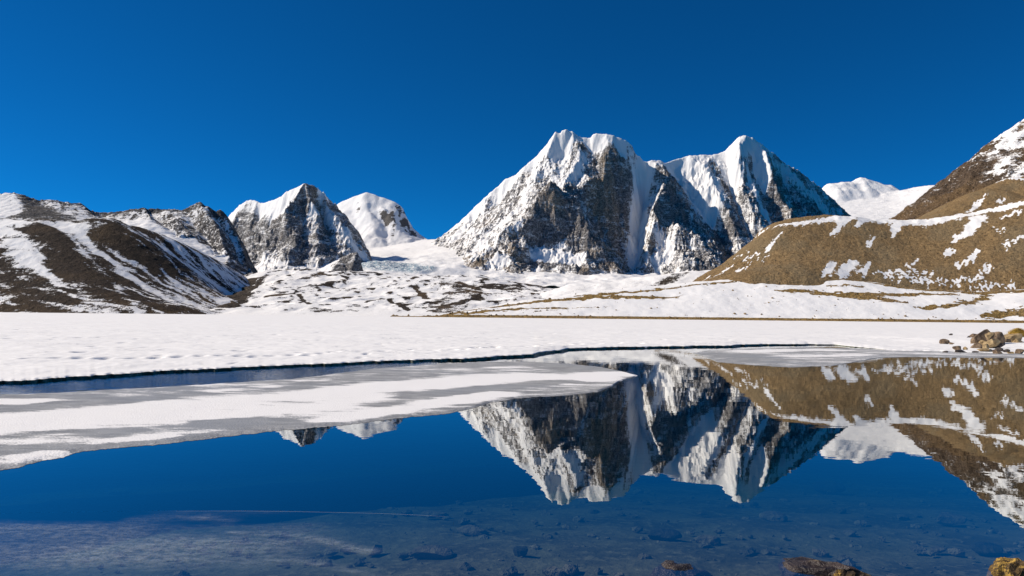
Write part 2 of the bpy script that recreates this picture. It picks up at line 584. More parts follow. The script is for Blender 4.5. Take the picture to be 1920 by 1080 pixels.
def make_snow_peak():
    S = Sheet(-2300, 900, 3300, 6700, 10)
    wx = fbm(S.X / 220, S.Y / 220, 4, 21) * 35; wy = fbm(S.X / 220, S.Y / 220, 4, 22) * 35
    S.Z = S.tps(pp((835, 447, 5650), (800, 449, 5700), (770, 456, 5550), (860, 440, 5650), (700, 472, 4900), (760, 478, 4750), (850, 470, 4750),
                   (690, 492, 4250), (760, 492, 4250), (700, 512, 3850), (740, 518, 3800), (850, 488, 4250), (900, 520, 3850), (800, 522, 3750), (620, 505, 4100), (500, 515, 3900),
                   (680, 470, 5300), (600, 480, 4900), (450, 500, 4300), (400, 470, 5200), (920, 480, 4900), (980, 480, 5200), (640, 450, 5700), (560, 460, 5600),
                   (700, 535, 3400), (850, 540, 3400), (550, 535, 3400), (900, 540, 3300)) + [(-1500, 6600, 300), (-300, 6600, 300), (600, 6600, 400)], 1e-3)
    crest = pp((600, 400, 6150), (625, 388, 6100), (642, 376, 6050), (662, 366, 6000), (676, 361, 5980), (688, 357, 5960), (702, 362, 5950), (718, 368, 5940), (738, 377, 5930), (754, 386, 5920), (762, 405, 5880), (776, 428, 5820), (800, 446, 5760))
    chains = [crest] + [pp(*q) for q in (
        ((688, 357, 5960), (680, 374, 5880), (688, 392, 5780), (700, 415, 5660), (706, 442, 5540)),
        ((642, 376, 6050), (655, 386, 5950), (688, 392, 5780), (722, 388, 5790), (744, 396, 5830)),
        ((738, 377, 5930), (727, 396, 5800), (735, 420, 5690), (752, 444, 5600)),
        ((655, 386, 5950), (664, 412, 5800), (676, 440, 5620), (690, 468, 5400)),
        ((712, 372, 5935), (708, 390, 5830), (718, 418, 5740), (728, 446, 5600)),
        ((600, 470, 5600), (640, 480, 5400), (690, 478, 5300), (730, 470, 5400), (770, 466, 5500), (815, 456, 5620)))]
    TZ, gx, gy = S.tin(chains, [(x, y + 400, z - 500) for x, y, z in crest[::2]])
    S.dcrest = S.near(crest)
    sf = sstep(0, 150, S.dcrest)
    TZ = blur(S.sample(TZ, S.X + wx * .8 * (.2 + .8 * sf), S.Y + wy * .8 * (.2 + .8 * sf)), 2)
    on = TZ > S.Z
    S.Z = np.maximum(S.Z, TZ)
    S.Z += on * (.15 + .85 * sf) * (ridged(S.X / 120, S.Y / 120, 5, 31, .5) * 14 + fbm(S.X / 40, S.Y / 40, 4, 33) * 4)
    ice = np.clip(S.stroke([(690, 500), (740, 502), (785, 508)], [190, 230, 140]), -1, 1)
    icef = sstep(-.1, .6, ice)
    S.Z += icef * (ridged(S.X / 70 + S.Y / 160, S.Y / 34, 4, 41, .6) * 20)
    S.Z += fbm(S.X / 240, S.Y / 240, 4, 44) * (8 + 16 * sstep(4700, 4300, S.Y)) + ridged(S.X / 120, S.Y / 90, 4, 45) * 9 * sstep(-300, -50, S.X) * sstep(4700, 4300, S.Y)
    nx, ny, nz = S.normals()
    S.snow = 1.25 - 1.3 * sstep(.60, .40, nz)
    for st, w, v in (([(745, 400), (752, 415), (765, 432)], 120, 1.6), ([(722, 420), (738, 440)], 70, 1.0)):
        S.snow -= v * sstep(-.2, .7, S.stroke(st, w)) * (.75 + fbm(S.X / 50, S.Y / 90, 3, 8))
    S.tone = icef
    S.build('glacier_mountain', M_GLACIER, label='white domed snow peak above the glacier saddle, behind the dark pyramid peak')


def glacier_mat():
    t = NT('glacier_ice_and_snow')
    a = t.noise(1 / 60, 8, .68); b = t.noise(1 / 11, 5, .65)
    c = t.noise(1 / 25, 5, .65, stretch=(.35, .35, 2.6), rot=(.16, .12, 0), dist=.3)
    s = t.math('MULTIPLY_ADD', t.math('SUBTRACT', a, .5), 1.2, t.attr('snow'))
    s = t.math('MULTIPLY_ADD', t.math('SUBTRACT', c, .5), 2.4, s)
    f = t.ramp(s, -.12, .12)
    rock = t.mix(t.ramp(b, .3, .7), (.085, .078, .074), (.17, .15, .13))
    ice = t.mix(t.math('MULTIPLY', t.ramp(b, .42, .62, 1, 0), t.ramp(t.attr('tone'), .2, .8)), SNOW, (.27, .38, .45))
    col = t.mix(f, rock, ice)
    return t.done(t.bsdf(col, .85, t.bump(t.math('ADD', a, t.math('MULTIPLY', b, t.ramp(t.attr('tone'), .2, .8, .12, 1.3))), 12, .6)))


M_GLACIER = glacier_mat()


# ------------------------------------------------------------------ the pyramid peak on the left
def make_left_peak():
    S = Sheet(-2300, -500, 3600, 5400, 5.2)
    crest = pp((410, 425, 5000), (430, 404, 4900), (448, 384, 4800), (468, 373, 4720), (482, 376, 4680), (497, 379, 4620), (520, 371, 4530), (534, 359, 4470), (545, 354, 4440), (556, 351, 4425), (572, 342, 4400), (580, 347, 4410), (588, 347, 4420), (597, 351, 4435), (606, 357, 4450), (612, 369, 4465), (622, 380, 4480), (629, 384, 4490), (638, 397, 4500), (650, 406, 4515), (658, 420, 4520), (672, 436, 4530), (690, 470, 4520))
    chains = [crest] + [pp(*q) for q in (
        ((572, 342, 4400), (556, 370, 4330), (542, 392, 4270), (536, 412, 4220), (546, 436, 4150), (548, 462, 4060), (540, 497, 3950)),
        ((520, 371, 4530), (524, 398, 4430), (516, 428, 4330), (504, 458, 4220), (498, 497, 4080)),
        ((538, 382, 4440), (528, 410, 4360), (530, 440, 4270), (522, 470, 4160), (518, 500, 4020)),
        ((572, 342, 4400), (582, 375, 4350), (592, 402, 4280), (598, 432, 4190), (600, 462, 4090), (596, 498, 3960)),
        ((566, 385, 4370), (568, 420, 4290), (575, 455, 4180), (570, 496, 4000)),
        ((606, 357, 4450), (616, 392, 4380), (634, 422, 4300), (648, 452, 4210), (660, 490, 4100)),
        ((600, 385, 4430), (612, 420, 4350), (622, 455, 4240), (628, 492, 4080)),
        ((448, 384, 4800), (456, 412, 4680), (470, 442, 4520), (482, 475, 4330)),
        ((480, 386, 4740), (490, 415, 4600), (490, 450, 4420), (490, 495, 4200)),
        ((420, 500, 4500), (470, 507, 4150), (500, 510, 3930), (540, 512, 3850), (600, 512, 3850), (660, 508, 3980), (700, 492, 4330)))]
    extra = [(x, y + 450, z - 420) for x, y, z in crest[::2]] + [(x, y - 150, -60) for x, y, z in chains[-1]]
    gx, gy = crags(S, chains, extra, 51, 34, 28, 10, 28, crest)
    S.Z += (ridged(S.X / 34, S.Y / 34, 5, 58, .65) * 16 - 4) * sstep(110, 0, S.dcrest) * sstep(-1360, -1290, S.X)
    nx, ny, nz = S.normals()
    S.snow = -.35 + 1.5 * (nz - .55) + .75 * np.clip(-nx, -1, 1) + .35 * fbm(S.X / 130, S.Y / 130, 4, 66) - .35 * (S.flute - .2)
    S.snow += 1.3 * sstep(60, 8, S.dcrest + 26 * fbm(S.X / 50, S.Y / 50, 4, 65)) * sstep(-1290, -1420, S.X)
    S.snow += .7 * sstep(420, 250, S.Z)
    for st, w, v in (([(520, 380), (535, 368), (552, 358)], 60, 1.2), ([(587, 398), (590, 402)], 36, 1.6), ([(598, 352), (610, 362)], 22, 1.6), ([(455, 395), (500, 390), (515, 400)], 60, .35),
                     ([(618, 395), (640, 430), (665, 470)], 40, 1.0), ([(485, 450), (490, 490)], 50, .5), ([(500, 420), (510, 440)], 50, .6), ([(660, 450), (690, 480)], 60, 1.2)):
        S.snow += v * sstep(-.3, .6, S.stroke(st, w))
    for st, w, v in (([(450, 415), (468, 455), (485, 490)], 110, 1.1), ([(505, 415), (512, 450)], 50, .6), ([(545, 440), (558, 480)], 80, .8), ([(572, 350), (575, 372)], 30, .7), ([(600, 440), (615, 480)], 50, .4)):  # first stroke bares rock, also darkening the flank for the shadow on it
        S.snow -= v * sstep(-.3, .6, S.stroke(st, w))
    settle(S)
    S.build('pyramid_mountain', M_GNEISS, label='sharp dark pyramid peak with a snow crest running to its left')


def make_prow():
    S = Sheet(-1250, -650, 3300, 3950, 3.5)
    wp = (fbm(S.X / 60, S.Y / 60, 4, 71) * 8, fbm(S.X / 60, S.Y / 60, 4, 72) * 8)
    S.ridge(pp((585, 512, 3680), (605, 502, 3660), (640, 483, 3620), (658, 474, 3600), (669, 472, 3580)), 3.2, 2, kr=2.6, warp=wp)
    S.ridge(pp((560, 516, 3700), (585, 512, 3680), (605, 502, 3660), (640, 484, 3620)), 1.2, 2, kr=.9, warp=wp)
    S.Z += ridged(S.X / 40, S.Y / 40, 5, 73) * 7 * sstep(0, 30, S.dcrest)
    nx, ny, nz = S.normals()
    S.snow = -.9 + 1.6 * (nz - .5) + .9 * np.clip(-nx, 0, 1) + .9 * sstep(-900, -1010, S.X)
    S.build('rock_prow', M_GNEISS, zmin=60, label='dark wedge-shaped rock prow at the foot of the pyramid peak')


# ------------------------------------------------------------------ the main massif
def make_massif():
    S = Sheet(-750, 2950, 3750, 6000, 5.2)
    crest = pp((800, 462, 5500), (832, 442, 5380), (848, 428, 5350), (862, 416, 5320), (880, 398, 5270), (905, 372, 5230), (925, 356, 5200), (945, 336, 5170), (968, 327, 5140), (985, 310, 5110), (1000, 296, 5090), (1022, 272, 5050), (1031, 258, 5030), (1042, 243, 5020), (1052, 241, 5005), (1062, 237, 5000), (1072, 244, 5005), (1085, 255, 5010), (1106, 259, 5010),
               (1113, 250, 4990), (1120, 247, 4980), (1134, 250, 4965), (1150, 254, 4950), (1172, 261, 4945), (1184, 269, 4955), (1191, 285, 5000), (1204, 297, 5060), (1216, 301, 5090), (1238, 300, 5120), (1246, 306, 5150),
               (1262, 298, 5180), (1285, 292, 5220), (1310, 291, 5225), (1345, 289, 5230), (1360, 281, 5220), (1375, 265, 5200), (1385, 256, 5190), (1398, 253, 5180), (1411, 255, 5175), (1424, 266, 5185), (1440, 280, 5200), (1460, 295, 5230), (1480, 311, 5260), (1500, 322, 5290), (1520, 340, 5330), (1538, 352, 5370), (1552, 366, 5400), (1575, 388, 5450), (1600, 410, 5500))
    lines = (
        # ridge dividing the sunny face from the shadowed wall, to the col behind the buttress
        ((1150, 254, 4950), (1142, 280, 4880), (1134, 305, 4810), (1110, 335, 4730), (1080, 366, 4650), (1070, 376, 4600), (1054, 362, 4560)),
        # sunny face: ribs and gullies
        ((905, 372, 5230), (905, 405, 5080), (885, 440, 4900), (862, 475, 4700)),
        ((886, 418, 5210), (872, 438, 5100), (855, 462, 4950), (840, 490, 4750)),
        ((935, 360, 5180), (932, 390, 5060), (910, 425, 4900), (880, 462, 4700), (850, 505, 4420)),
        ((968, 327, 5140), (972, 352, 5000), (958, 385, 4870), (930, 418, 4740), (895, 455, 4560), (868, 490, 4400)),
        ((996, 325, 5060), (986, 360, 4920), (968, 392, 4780), (950, 415, 4660)),
        ((1022, 272, 5050), (1018, 310, 4930), (1005, 345, 4800), (990, 374, 4680)),
        ((1050, 272, 5020), (1052, 305, 4940), (1040, 335, 4820), (1022, 360, 4690)),
        ((1085, 255, 5010), (1088, 290, 4900), (1072, 325, 4800), (1056, 348, 4690)),
        ((1106, 259, 5010), (1110, 290, 4930), (1094, 328, 4820), (1072, 354, 4700)),
        # snow ramp gully behind the buttress
        ((1054, 362, 4560), (1010, 378, 4620), (962, 416, 4540), (918, 455, 4440), (878, 495, 4310), (850, 522, 4200)),
        # buttress
        ((1054, 362, 4560), (1034, 346, 4480), (1018, 365, 4440), (1002, 388, 4400), (985, 410, 4350), (940, 445, 4260), (900, 480, 4180), (868, 520, 4080)),
        ((1034, 346, 4480), (1052, 365, 4450), (1072, 380, 4420), (1085, 405, 4380), (1100, 432, 4330), (1122, 464, 4260), (1142, 494, 4190), (1168, 526, 4100)),
        ((1002, 388, 4400), (996, 412, 4330), (978, 438, 4270), (964, 462, 4200), (956, 490, 4120), (938, 530, 4000)),
        ((1034, 346, 4480), (1036, 385, 4410), (1026, 425, 4345)),
        ((985, 464, 4290), (1000, 468, 4300), (1040, 470, 4290), (1082, 474, 4255)),
        ((985, 494, 4170), (1000, 497, 4165), (1045, 502, 4145), (1088, 497, 4140), (1100, 532, 4020)),
        ((930, 470, 4240), (918, 500, 4140), (905, 528, 4020)),
        # gully right of the buttress and the big wall
        ((1070, 376, 4600), (1095, 400, 4570), (1115, 440, 4480), (1135, 475, 4390), (1168, 512, 4230)),
        ((1130, 345, 4800), (1120, 385, 4730), (1118, 420, 4660)),
        ((1184, 269, 4955), (1178, 310, 4900), (1172, 350, 4840), (1162, 400, 4760), (1152, 440, 4680), (1150, 480, 4540), (1172, 515, 4330)),
        # couloir
        ((1210, 302, 5085), (1212, 340, 5070), (1208, 380, 5010), (1202, 420, 4910), (1196, 460, 4770), (1192, 500, 4600), (1190, 528, 4430)),
        # rib right of the couloir
        ((1238, 300, 5120), (1248, 328, 5000), (1262, 358, 4920), (1280, 392, 4840), (1305, 425, 4760), (1330, 458, 4660), (1348, 492, 4540)),
        # lower sunny buttress
        ((1256, 345, 4940), (1236, 366, 4740), (1226, 390, 4640), (1236, 410, 4580), (1262, 424, 4530), (1292, 438, 4460), (1312, 458, 4400), (1332, 485, 4320), (1350, 514, 4220)),
        ((1236, 410, 4580), (1222, 435, 4545), (1212, 458, 4495), (1206, 488, 4410), (1186, 528, 4290)),
        ((1292, 438, 4460), (1286, 465, 4390), (1280, 495, 4300), (1268, 527, 4190)),
        ((1250, 442, 4580), (1246, 475, 4480), (1236, 512, 4350)),
        ((1292, 424, 4760), (1325, 468, 4600), (1350, 500, 4440)),
        # second summit
        ((1310, 291, 5225), (1324, 318, 5110), (1336, 345, 5000), (1346, 376, 4890), (1364, 412, 4790), (1382, 447, 4690), (1394, 487, 4560)),
        ((1262, 325, 5170), (1277, 355, 5100), (1302, 390, 5010), (1327, 420, 4910), (1352, 455, 4790), (1368, 492, 4650)),
        ((1398, 253, 5180), (1388, 285, 5080), (1386, 320, 5000), (1398, 358, 4920), (1415, 398, 4820), (1432, 437, 4710)),
        ((1362, 312, 5160), (1366, 350, 5070), (1380, 390, 4970), (1398, 425, 4860), (1412, 462, 4720)),
        ((1424, 266, 5185), (1436, 300, 5090), (1450, 338, 5010), (1466, 378, 4920), (1482, 422, 4800)),
        ((1414, 288, 5160), (1418, 325, 5090), (1430, 365, 5010), (1446, 405, 4910), (1458, 442, 4780)),
        ((1480, 311, 5260), (1490, 345, 5160), (1502, 385, 5050), (1518, 427, 4920)),
        ((1462, 318, 5230), (1470, 350, 5170), (1486, 388, 5080), (1500, 428, 4960)),
        ((1552, 366, 5400), (1558, 400, 5270), (1562, 432, 5120)),
        # foot
        ((800, 500, 4900), (835, 520, 4450), (850, 534, 4050), (900, 540, 3930), (950, 545, 3900), (1000, 548, 3870), (1060, 548, 3880), (1110, 546, 3930), (1170, 542, 4010), (1200, 538, 4150), (1268, 538, 4090), (1350, 534, 4110), (1400, 520, 4330), (1450, 500, 4480), (1520, 480, 4700), (1600, 470, 4950)))
    chains = [crest] + [pp(*q) for q in lines]
    extra = [(x, y + 500, z - 520) for x, y, z in crest[::2]] + [(x, y - 160, -60) for x, y, z in chains[-1]]
    gx, gy = crags(S, chains, extra, 81, 36, 30, 10, 30, crest)
    nx, ny, nz = S.normals()
    n1 = fbm(S.X / 150, S.Y / 150, 4, 96)
    S.snow = -.40 + 1.4 * (nz - .52) + .95 * np.clip(-nx, -1, 1) + .35 * n1 - .75 * (S.flute - .25)
    S.snow += 1.6 * sstep(70, 10, S.dcrest + 34 * fbm(S.X / 60, S.Y / 60, 4, 95)) * (1 - .75 * sstep(1920, 2020, S.X))
    S.Z += sstep(1880, 2050, S.X) * (ridged(S.X / 48, S.Y / 48, 5, 98, .6) * 14 + fbm(S.X / 20, S.Y / 20, 3, 99) * 6)
    snow = (([(1062, 245), (1060, 262), (1042, 280)], 55, 2.0), ([(1105, 262), (1125, 262), (1160, 270)], 50, 1.8),
            ([(1090, 290), (1075, 320), (1055, 345)], 30, 1.5), ([(1030, 300), (1010, 330)], 35, .8),
            ([(960, 340), (930, 365), (890, 410), (860, 440)], 70, 1.4), ([(975, 415), (930, 450), (890, 485)], 30, 1.5),
            ([(1215, 320), (1205, 360), (1200, 400), (1195, 450), (1190, 500)], [30, 35, 50, 60, 50], 2.6),
            ([(1000, 478), (1045, 480), (1085, 482)], 45, 2.2), ([(1005, 468), (1055, 465)], 22, 1.5),
            ([(1225, 500), (1250, 480), (1235, 440)], 50, 1.3), ([(1270, 300), (1300, 330), (1330, 360)], 120, 2.2), ([(1290, 320), (1320, 350)], 70, 1.0),
            ([(1380, 275), (1410, 268)], 60, 2.2), ([(1360, 300), (1365, 335)], 60, 1.6), ([(1420, 320), (1430, 350)], 35, 2.0), ([(1405, 330), (1425, 380), (1445, 420)], 28, 1.5),
            ([(1450, 300), (1500, 345), (1540, 385)], 50, .45), ([(1540, 370), (1560, 395)], 110, .7), ([(920, 500), (950, 485)], 40, 1.6), ([(880, 440), (900, 455)], 60, .6))
    snow += (([(1000, 325), (988, 365)], 60, .7), ([(1060, 295), (1042, 335)], 50, .8), ([(1098, 305), (1076, 345)], 36, 1.0), ([(1424, 288), (1440, 325)], 55, 1.0), ([(1470, 320), (1510, 355), (1545, 388)], 40, .8), ([(1385, 285), (1400, 275)], 90, 1.2), ([(985, 380), (960, 400), (920, 435)], 50, .6))
    for st, w, v in snow:
        S.snow += v * sstep(-.35, .6, S.stroke(st, w))
    rock = (([(1034, 352), (1050, 380), (1075, 410), (1110, 455), (1140, 495)], 75, 1.5), ([(1034, 352), (1020, 380), (1010, 410), (1030, 440)], 55, 1.6), ([(1000, 400), (985, 440), (1000, 455)], 40, .6), ([(1145, 290), (1140, 330), (1120, 370), (1150, 390)], 60, 1.3), ([(1165, 330), (1160, 400), (1150, 450)], 60, .9), ([(1040, 400), (1060, 430), (1100, 450)], 60, .8),
            ([(1100, 510), (1120, 530)], 60, 1.0), ([(895, 490), (880, 510)], 40, 1.0), ([(965, 450), (955, 480)], 30, .9), ([(1405, 290), (1415, 300)], 30, 1.4),
            ([(1375, 420), (1350, 460)], 90, .8), ([(1455, 360), (1470, 400)], 60, .9), ([(1310, 480), (1330, 500)], 60, .8), ([(1260, 350), (1280, 400)], 45, .9))
    for st, w, v in rock:
        S.snow -= v * sstep(-.35, .6, S.stroke(st, w))
    for st, w in (([(965, 450), (955, 480), (945, 500)], 50), ([(890, 490), (870, 520)], 60), ([(1140, 330), (1110, 360)], 70), ([(1380, 430), (1360, 470)], 90), ([(1105, 505), (1120, 530)], 70)):
        S.tone += .5 * sstep(-.3, .6, S.stroke(st, w))
    settle(S)
    S.build('mountain', M_GRANITE, label='great twin-summit granite and snow massif in the middle')


# ------------------------------------------------------------------ ridge behind the left hill
def make_left_ridge():
    S = Sheet(-2700, -750, 2050, 3500, 4.6)
    crest = pp((-300, 330, 2700), (-120, 350, 2700), (0, 365, 2700), (20, 364, 2705), (40, 368, 2710), (55, 372, 2720), (75, 378, 2740), (90, 376, 2745), (105, 378, 2750), (125, 381, 2760), (150, 384, 2780), (165, 395, 2800), (185, 401, 2820), (210, 400, 2840), (230, 400, 2850), (250, 395, 2870), (270, 392, 2880), (285, 392, 2890), (305, 394, 2900), (322, 394, 2900), (342, 396, 2900), (355, 388, 2900), (364, 384, 2900), (373, 380, 2900), (384, 388, 2900), (395, 391, 2900), (412, 393, 2900), (421, 402, 2910), (428, 410, 2930), (438, 425, 2940), (447, 440, 2950), (458, 465, 2950), (475, 500, 2950))
    lines = (
        ((373, 380, 2900), (390, 405, 2800), (410, 440, 2690), (428, 478, 2570)),
        ((428, 410, 2930), (441, 440, 2840), (455, 475, 2720), (468, 508, 2580)),
        ((305, 394, 2900), (330, 412, 2790), (365, 442, 2670), (402, 480, 2540)),
        ((250, 395, 2870), (282, 412, 2750), (328, 445, 2610)),
        ((165, 395, 2800), (185, 412, 2650), (215, 432, 2500)),
        ((75, 378, 2740), (108, 398, 2600), (150, 420, 2450)),
        ((10, 365, 2702), (45, 390, 2560), (82, 415, 2420)),
        ((348, 402, 2885), (372, 430, 2790), (398, 460, 2680), (420, 492, 2570)),
        ((398, 402, 2900), (420, 432, 2840), (438, 466, 2730), (450, 500, 2600)),
        ((280, 402, 2880), (306, 420, 2780), (345, 450, 2650)),
        ((195, 408, 2810), (225, 422, 2680), (262, 440, 2560)),
        ((-300, 430, 2330), (80, 442, 2280), (200, 455, 2360), (330, 475, 2430), (420, 505, 2450), (480, 525, 2500)))
    chains = [crest] + [pp(*q) for q in lines]
    extra = [(x, y + 300, z - 200) for x, y, z in crest[::3]] + [(x, y - 120, -60) for x, y, z in chains[-1]]
    crags(S, chains, extra, 101, 16, 9, 4.5, 11, crest)
    S.Z += (ridged(S.X / 30, S.Y / 30, 5, 109, .65) * 9 + ridged(S.X / 11, S.Y / 11, 2, 110) * 2.5) * sstep(90, 0, S.dcrest)
    nx, ny, nz = S.normals()
    S.snow = -.02 + 1.3 * (nz - .76) - .8 * (S.flute - .3) + .3 * fbm(S.X / 200, S.Y / 200, 4, 108) - .55 * sstep(35, 5, S.dcrest) + .4 * np.clip(-nx, -.6, 1)
    S.snow -= 1.1 * sstep(-.2, .6, S.stroke([(40, 375), (70, 395), (95, 412)], 75))
    S.snow += .25 * sstep(-.2, .6, S.stroke([(380, 395), (410, 420), (440, 460)], 90))
    S.snow += 1.5 * sstep(-.2, .5, S.stroke([(-60, 380), (0, 375), (10, 395)], 70))
    S.snow += .6 * sstep(-.2, .6, S.stroke([(175, 412), (250, 418), (330, 445), (400, 480)], 60))
    settle(S, .6)
    S.build('ridge', M_GNEISS_NEAR, label='jagged dark ridge dusted with snow behind the left hill')


M_GNEISS_NEAR = land_mat('near_gneiss_and_snow', (.075, .071, .072), (.155, .145, .138), (.16, .135, .11), 75, .2, .35, .14, .25, ledge=.15, snow_bump=.04, dust=(-.1, .7))


# ------------------------------------------------------------------ left hill
def make_left_hill():
    S = Sheet(-2250, -650, 1380, 2600, 4)
    S.Z = S.tps(pp((-350, 395, 2000), (-200, 405, 2000), (0, 411, 2000), (60, 421, 1990), (110, 418, 1990), (165, 419, 2010), (210, 417, 2030), (250, 425, 2070), (300, 441, 2110), (350, 463, 2160), (400, 490, 2210), (450, 522, 2260), (490, 548, 2290),
                   (0, 500, 1730), (100, 500, 1740), (200, 500, 1780), (300, 515, 1860), (380, 540, 1960), (440, 562, 2050), (-250, 500, 1720),
                   (0, 560, 1560), (120, 560, 1570), (240, 565, 1600), (350, 575, 1680), (420, 578, 1800), (-250, 560, 1550))
                + [W2(0, 1480), W2(100, 1485), W2(200, 1500), W2(320, 1540), W2(420, 1640), W2(480, 1800), W2(-300, 1470), W2(540, 2000)]
                + [(q[0], q[1] + 260, q[2] - 40) for q in pp((-350, 395, 2000), (0, 411, 2000), (110, 418, 1990), (210, 417, 2030), (300, 441, 2110), (400, 490, 2210), (490, 548, 2290))], 5e-4)
    # spurs and gullies running down to the right
    lines = [([(0, 470), (60, 505), (140, 545), (230, 582)], 45, 10), ([(60, 424), (110, 460), (170, 500), (260, 560), (310, 582)], 55, 16), ([(180, 420), (230, 445), (300, 490), (360, 530), (430, 572)], 55, 15),
             ([(120, 420), (170, 470), (230, 520), (290, 560)], 40, -10), ([(0, 540), (80, 562), (150, 580)], 40, 6), ([(260, 430), (330, 470), (400, 515), (450, 548)], 35, -6)]
    for st, w, h in lines:
        f = S.stroke(st, w * 2)
        S.Z += h * sstep(0, 1, f)
    # fall line direction in plan
    a, b = np.array(S.hit(180, 425)[:2]), np.array(S.hit(420, 572)[:2])
    fd = (b - a) / np.linalg.norm(b - a)
    s = S.X * fd[0] + S.Y * fd[1]; c = -S.X * fd[1] + S.Y * fd[0]
    wv = fbm(S.X / 120, S.Y / 120, 3, 120) * 22
    S.Z += ridged((c + wv) / 60, s / 320, 5, 121) * 4 + fbm(S.X / 30, S.Y / 30, 4, 122) * 2.0
    n = ridged((c + wv) / 55, s / 300, 5, 125, .6) * .55 + fbm((c + wv) / 20, s / 150, 5, 126, .6) * .9 + fbm(S.X / 12, S.Y / 12, 3, 127) * .3
    S.snow = -.56 + 1.15 * n + .3 * fbm(S.X / 260, S.Y / 260, 3, 128) + .22 * sstep(-1050, -850, S.X)
    snow = (([(0, 420), (30, 450), (55, 475), (80, 505), (115, 535)], [70, 40, 30, 22, 15], 1.5), ([(0, 412), (60, 418), (110, 424)], 30, 1.0), ([(0, 462), (50, 490), (110, 525)], 14, .9),
            ([(105, 425), (135, 450), (160, 480), (190, 510), (225, 540)], [16, 16, 22, 26, 18], 1.4), ([(120, 418), (150, 440), (180, 470), (215, 495)], [30, 24, 18, 14], 1.3), ([(160, 425), (150, 445), (200, 465), (250, 495)], 16, .7),
            ([(120, 420), (170, 428), (190, 420)], 25, 1.2), ([(225, 505), (270, 535), (320, 562)], 20, 1.3), ([(220, 540), (240, 560), (270, 582)], 16, 1.2), ([(270, 440), (320, 475), (370, 510), (420, 545)], 18, 1.1),
            ([(290, 500), (330, 530), (380, 560)], 12, .8), ([(60, 562), (110, 572), (150, 582)], 10, 1.1), ([(420, 570), (440, 560), (460, 545)], 25, 1.2), ([(40, 520), (60, 530)], 18, 1.1), ([(0, 560), (25, 572)], 7, 1.0),
            ([(130, 552), (160, 560)], 9, .8), ([(330, 560), (380, 572)], 14, .7), ([(400, 500), (450, 530)], 30, .7))
    for st, w, v in snow:
        S.snow += .66 * v * sstep(-.8, .9, S.stroke(st, w * .7 if not isinstance(w, list) else [x * .62 for x in w]))
    rock = (([(70, 430), (110, 470), (140, 510)], 55, .8), ([(100, 430), (160, 480), (220, 530)], 30, .6), ([(190, 428), (240, 455), (300, 500)], 55, .9), ([(180, 520), (230, 560)], 45, .8), ([(0, 500), (60, 540)], 30, .5),
            ([(20, 572), (110, 578)], 35, .8), ([(240, 555), (300, 575), (360, 580)], 40, .7))
    for st, w, v in rock:
        S.snow -= .8 * v * sstep(-.5, .8, S.stroke(st, w))
    S.tone = .35 * sstep(70, 10, S.Z) - .1
    S.build('hill', M_LEFT, label='dark brown hill streaked with snow rising from the far shore at the left')


def W2(px, Y, z=-1.0):
    return (P(px, HY + (px - CX) * ROLL, Y)[0], Y, z)


# ------------------------------------------------------------------ moraines in the valley mouth
def make_moraine():
    S = Sheet(-1100, 320, 1400, 2900, 5)
    S.Z = S.tps(pp((430, 560, 2050), (470, 520, 2450), (500, 509, 2550), (560, 510, 2560), (620, 512, 2580), (700, 516, 2600), (780, 522, 2500), (850, 524, 2430), (920, 524, 2350), (980, 535, 2250), (1020, 548, 2150), (1080, 550, 2100),
                   (500, 548, 2050), (600, 548, 2080), (700, 550, 2050), (800, 550, 2000), (900, 552, 1950), (970, 568, 1800), (470, 572, 1850), (600, 575, 1780), (750, 575, 1750), (880, 578, 1720), (1000, 582, 1700))
                + [W2(400, 1620), W2(500, 1600), W2(620, 1600), W2(750, 1590), W2(880, 1580), W2(1000, 1560), W2(1100, 1560)]
                + [(q[0], q[1] + 200, q[2] - 15) for q in pp((470, 520, 2450), (560, 510, 2560), (700, 516, 2600), (850, 524, 2430), (980, 535, 2250))], 1e-3)
    hum = sstep(1600, 1750, S.Y)
    wx = fbm(S.X / 150, S.Y / 150, 3, 130) * 40
    h = ridged((S.X + wx) / 190, (S.Y + wx) / 130, 4, 131, .45)
    S.Z += hum * (h * 12 + fbm(S.X / 70, S.Y / 70, 4, 133) * 5)
    nx, ny, nz = S.normals()
    S.snow = .80 - 1.35 * sstep(.35, .8, h) * sstep(.1, .5, nx + .15) - .35 * sstep(.1, .45, nx) - .3 * sstep(.5, .8, h) + .55 * fbm(S.X / 90, S.Y / 90, 4, 135) - .3 * sstep(.0, .4, ridged(S.X / 30, S.Y / 45, 3, 137) - .35)
    for st, w, v in (([(470, 525), (455, 545), (430, 575)], 35, 1.2), ([(500, 515), (470, 545)], 14, 1.0), ([(840, 530), (870, 555), (830, 580)], 60, .55), ([(900, 535), (960, 545)], 50, .9), ([(500, 555), (560, 552), (580, 570)], 8, 1.3), ([(690, 565), (720, 560), (765, 582)], 8, 1.4), ([(780, 540), (800, 560)], 12, 1.3),
                     ([(560, 540), (620, 535), (700, 542)], 7, 1.2), ([(600, 512), (650, 520)], 9, 1.3), ([(860, 530), (900, 545)], 12, 1.2), ([(830, 575), (900, 560)], 16, 1.0)):
        S.snow -= v * sstep(-.4, .7, S.stroke(st, w))
    S.build('moraine', M_MORAINE, label='hummocky snow covered moraine with dark stony crests across the valley mouth')


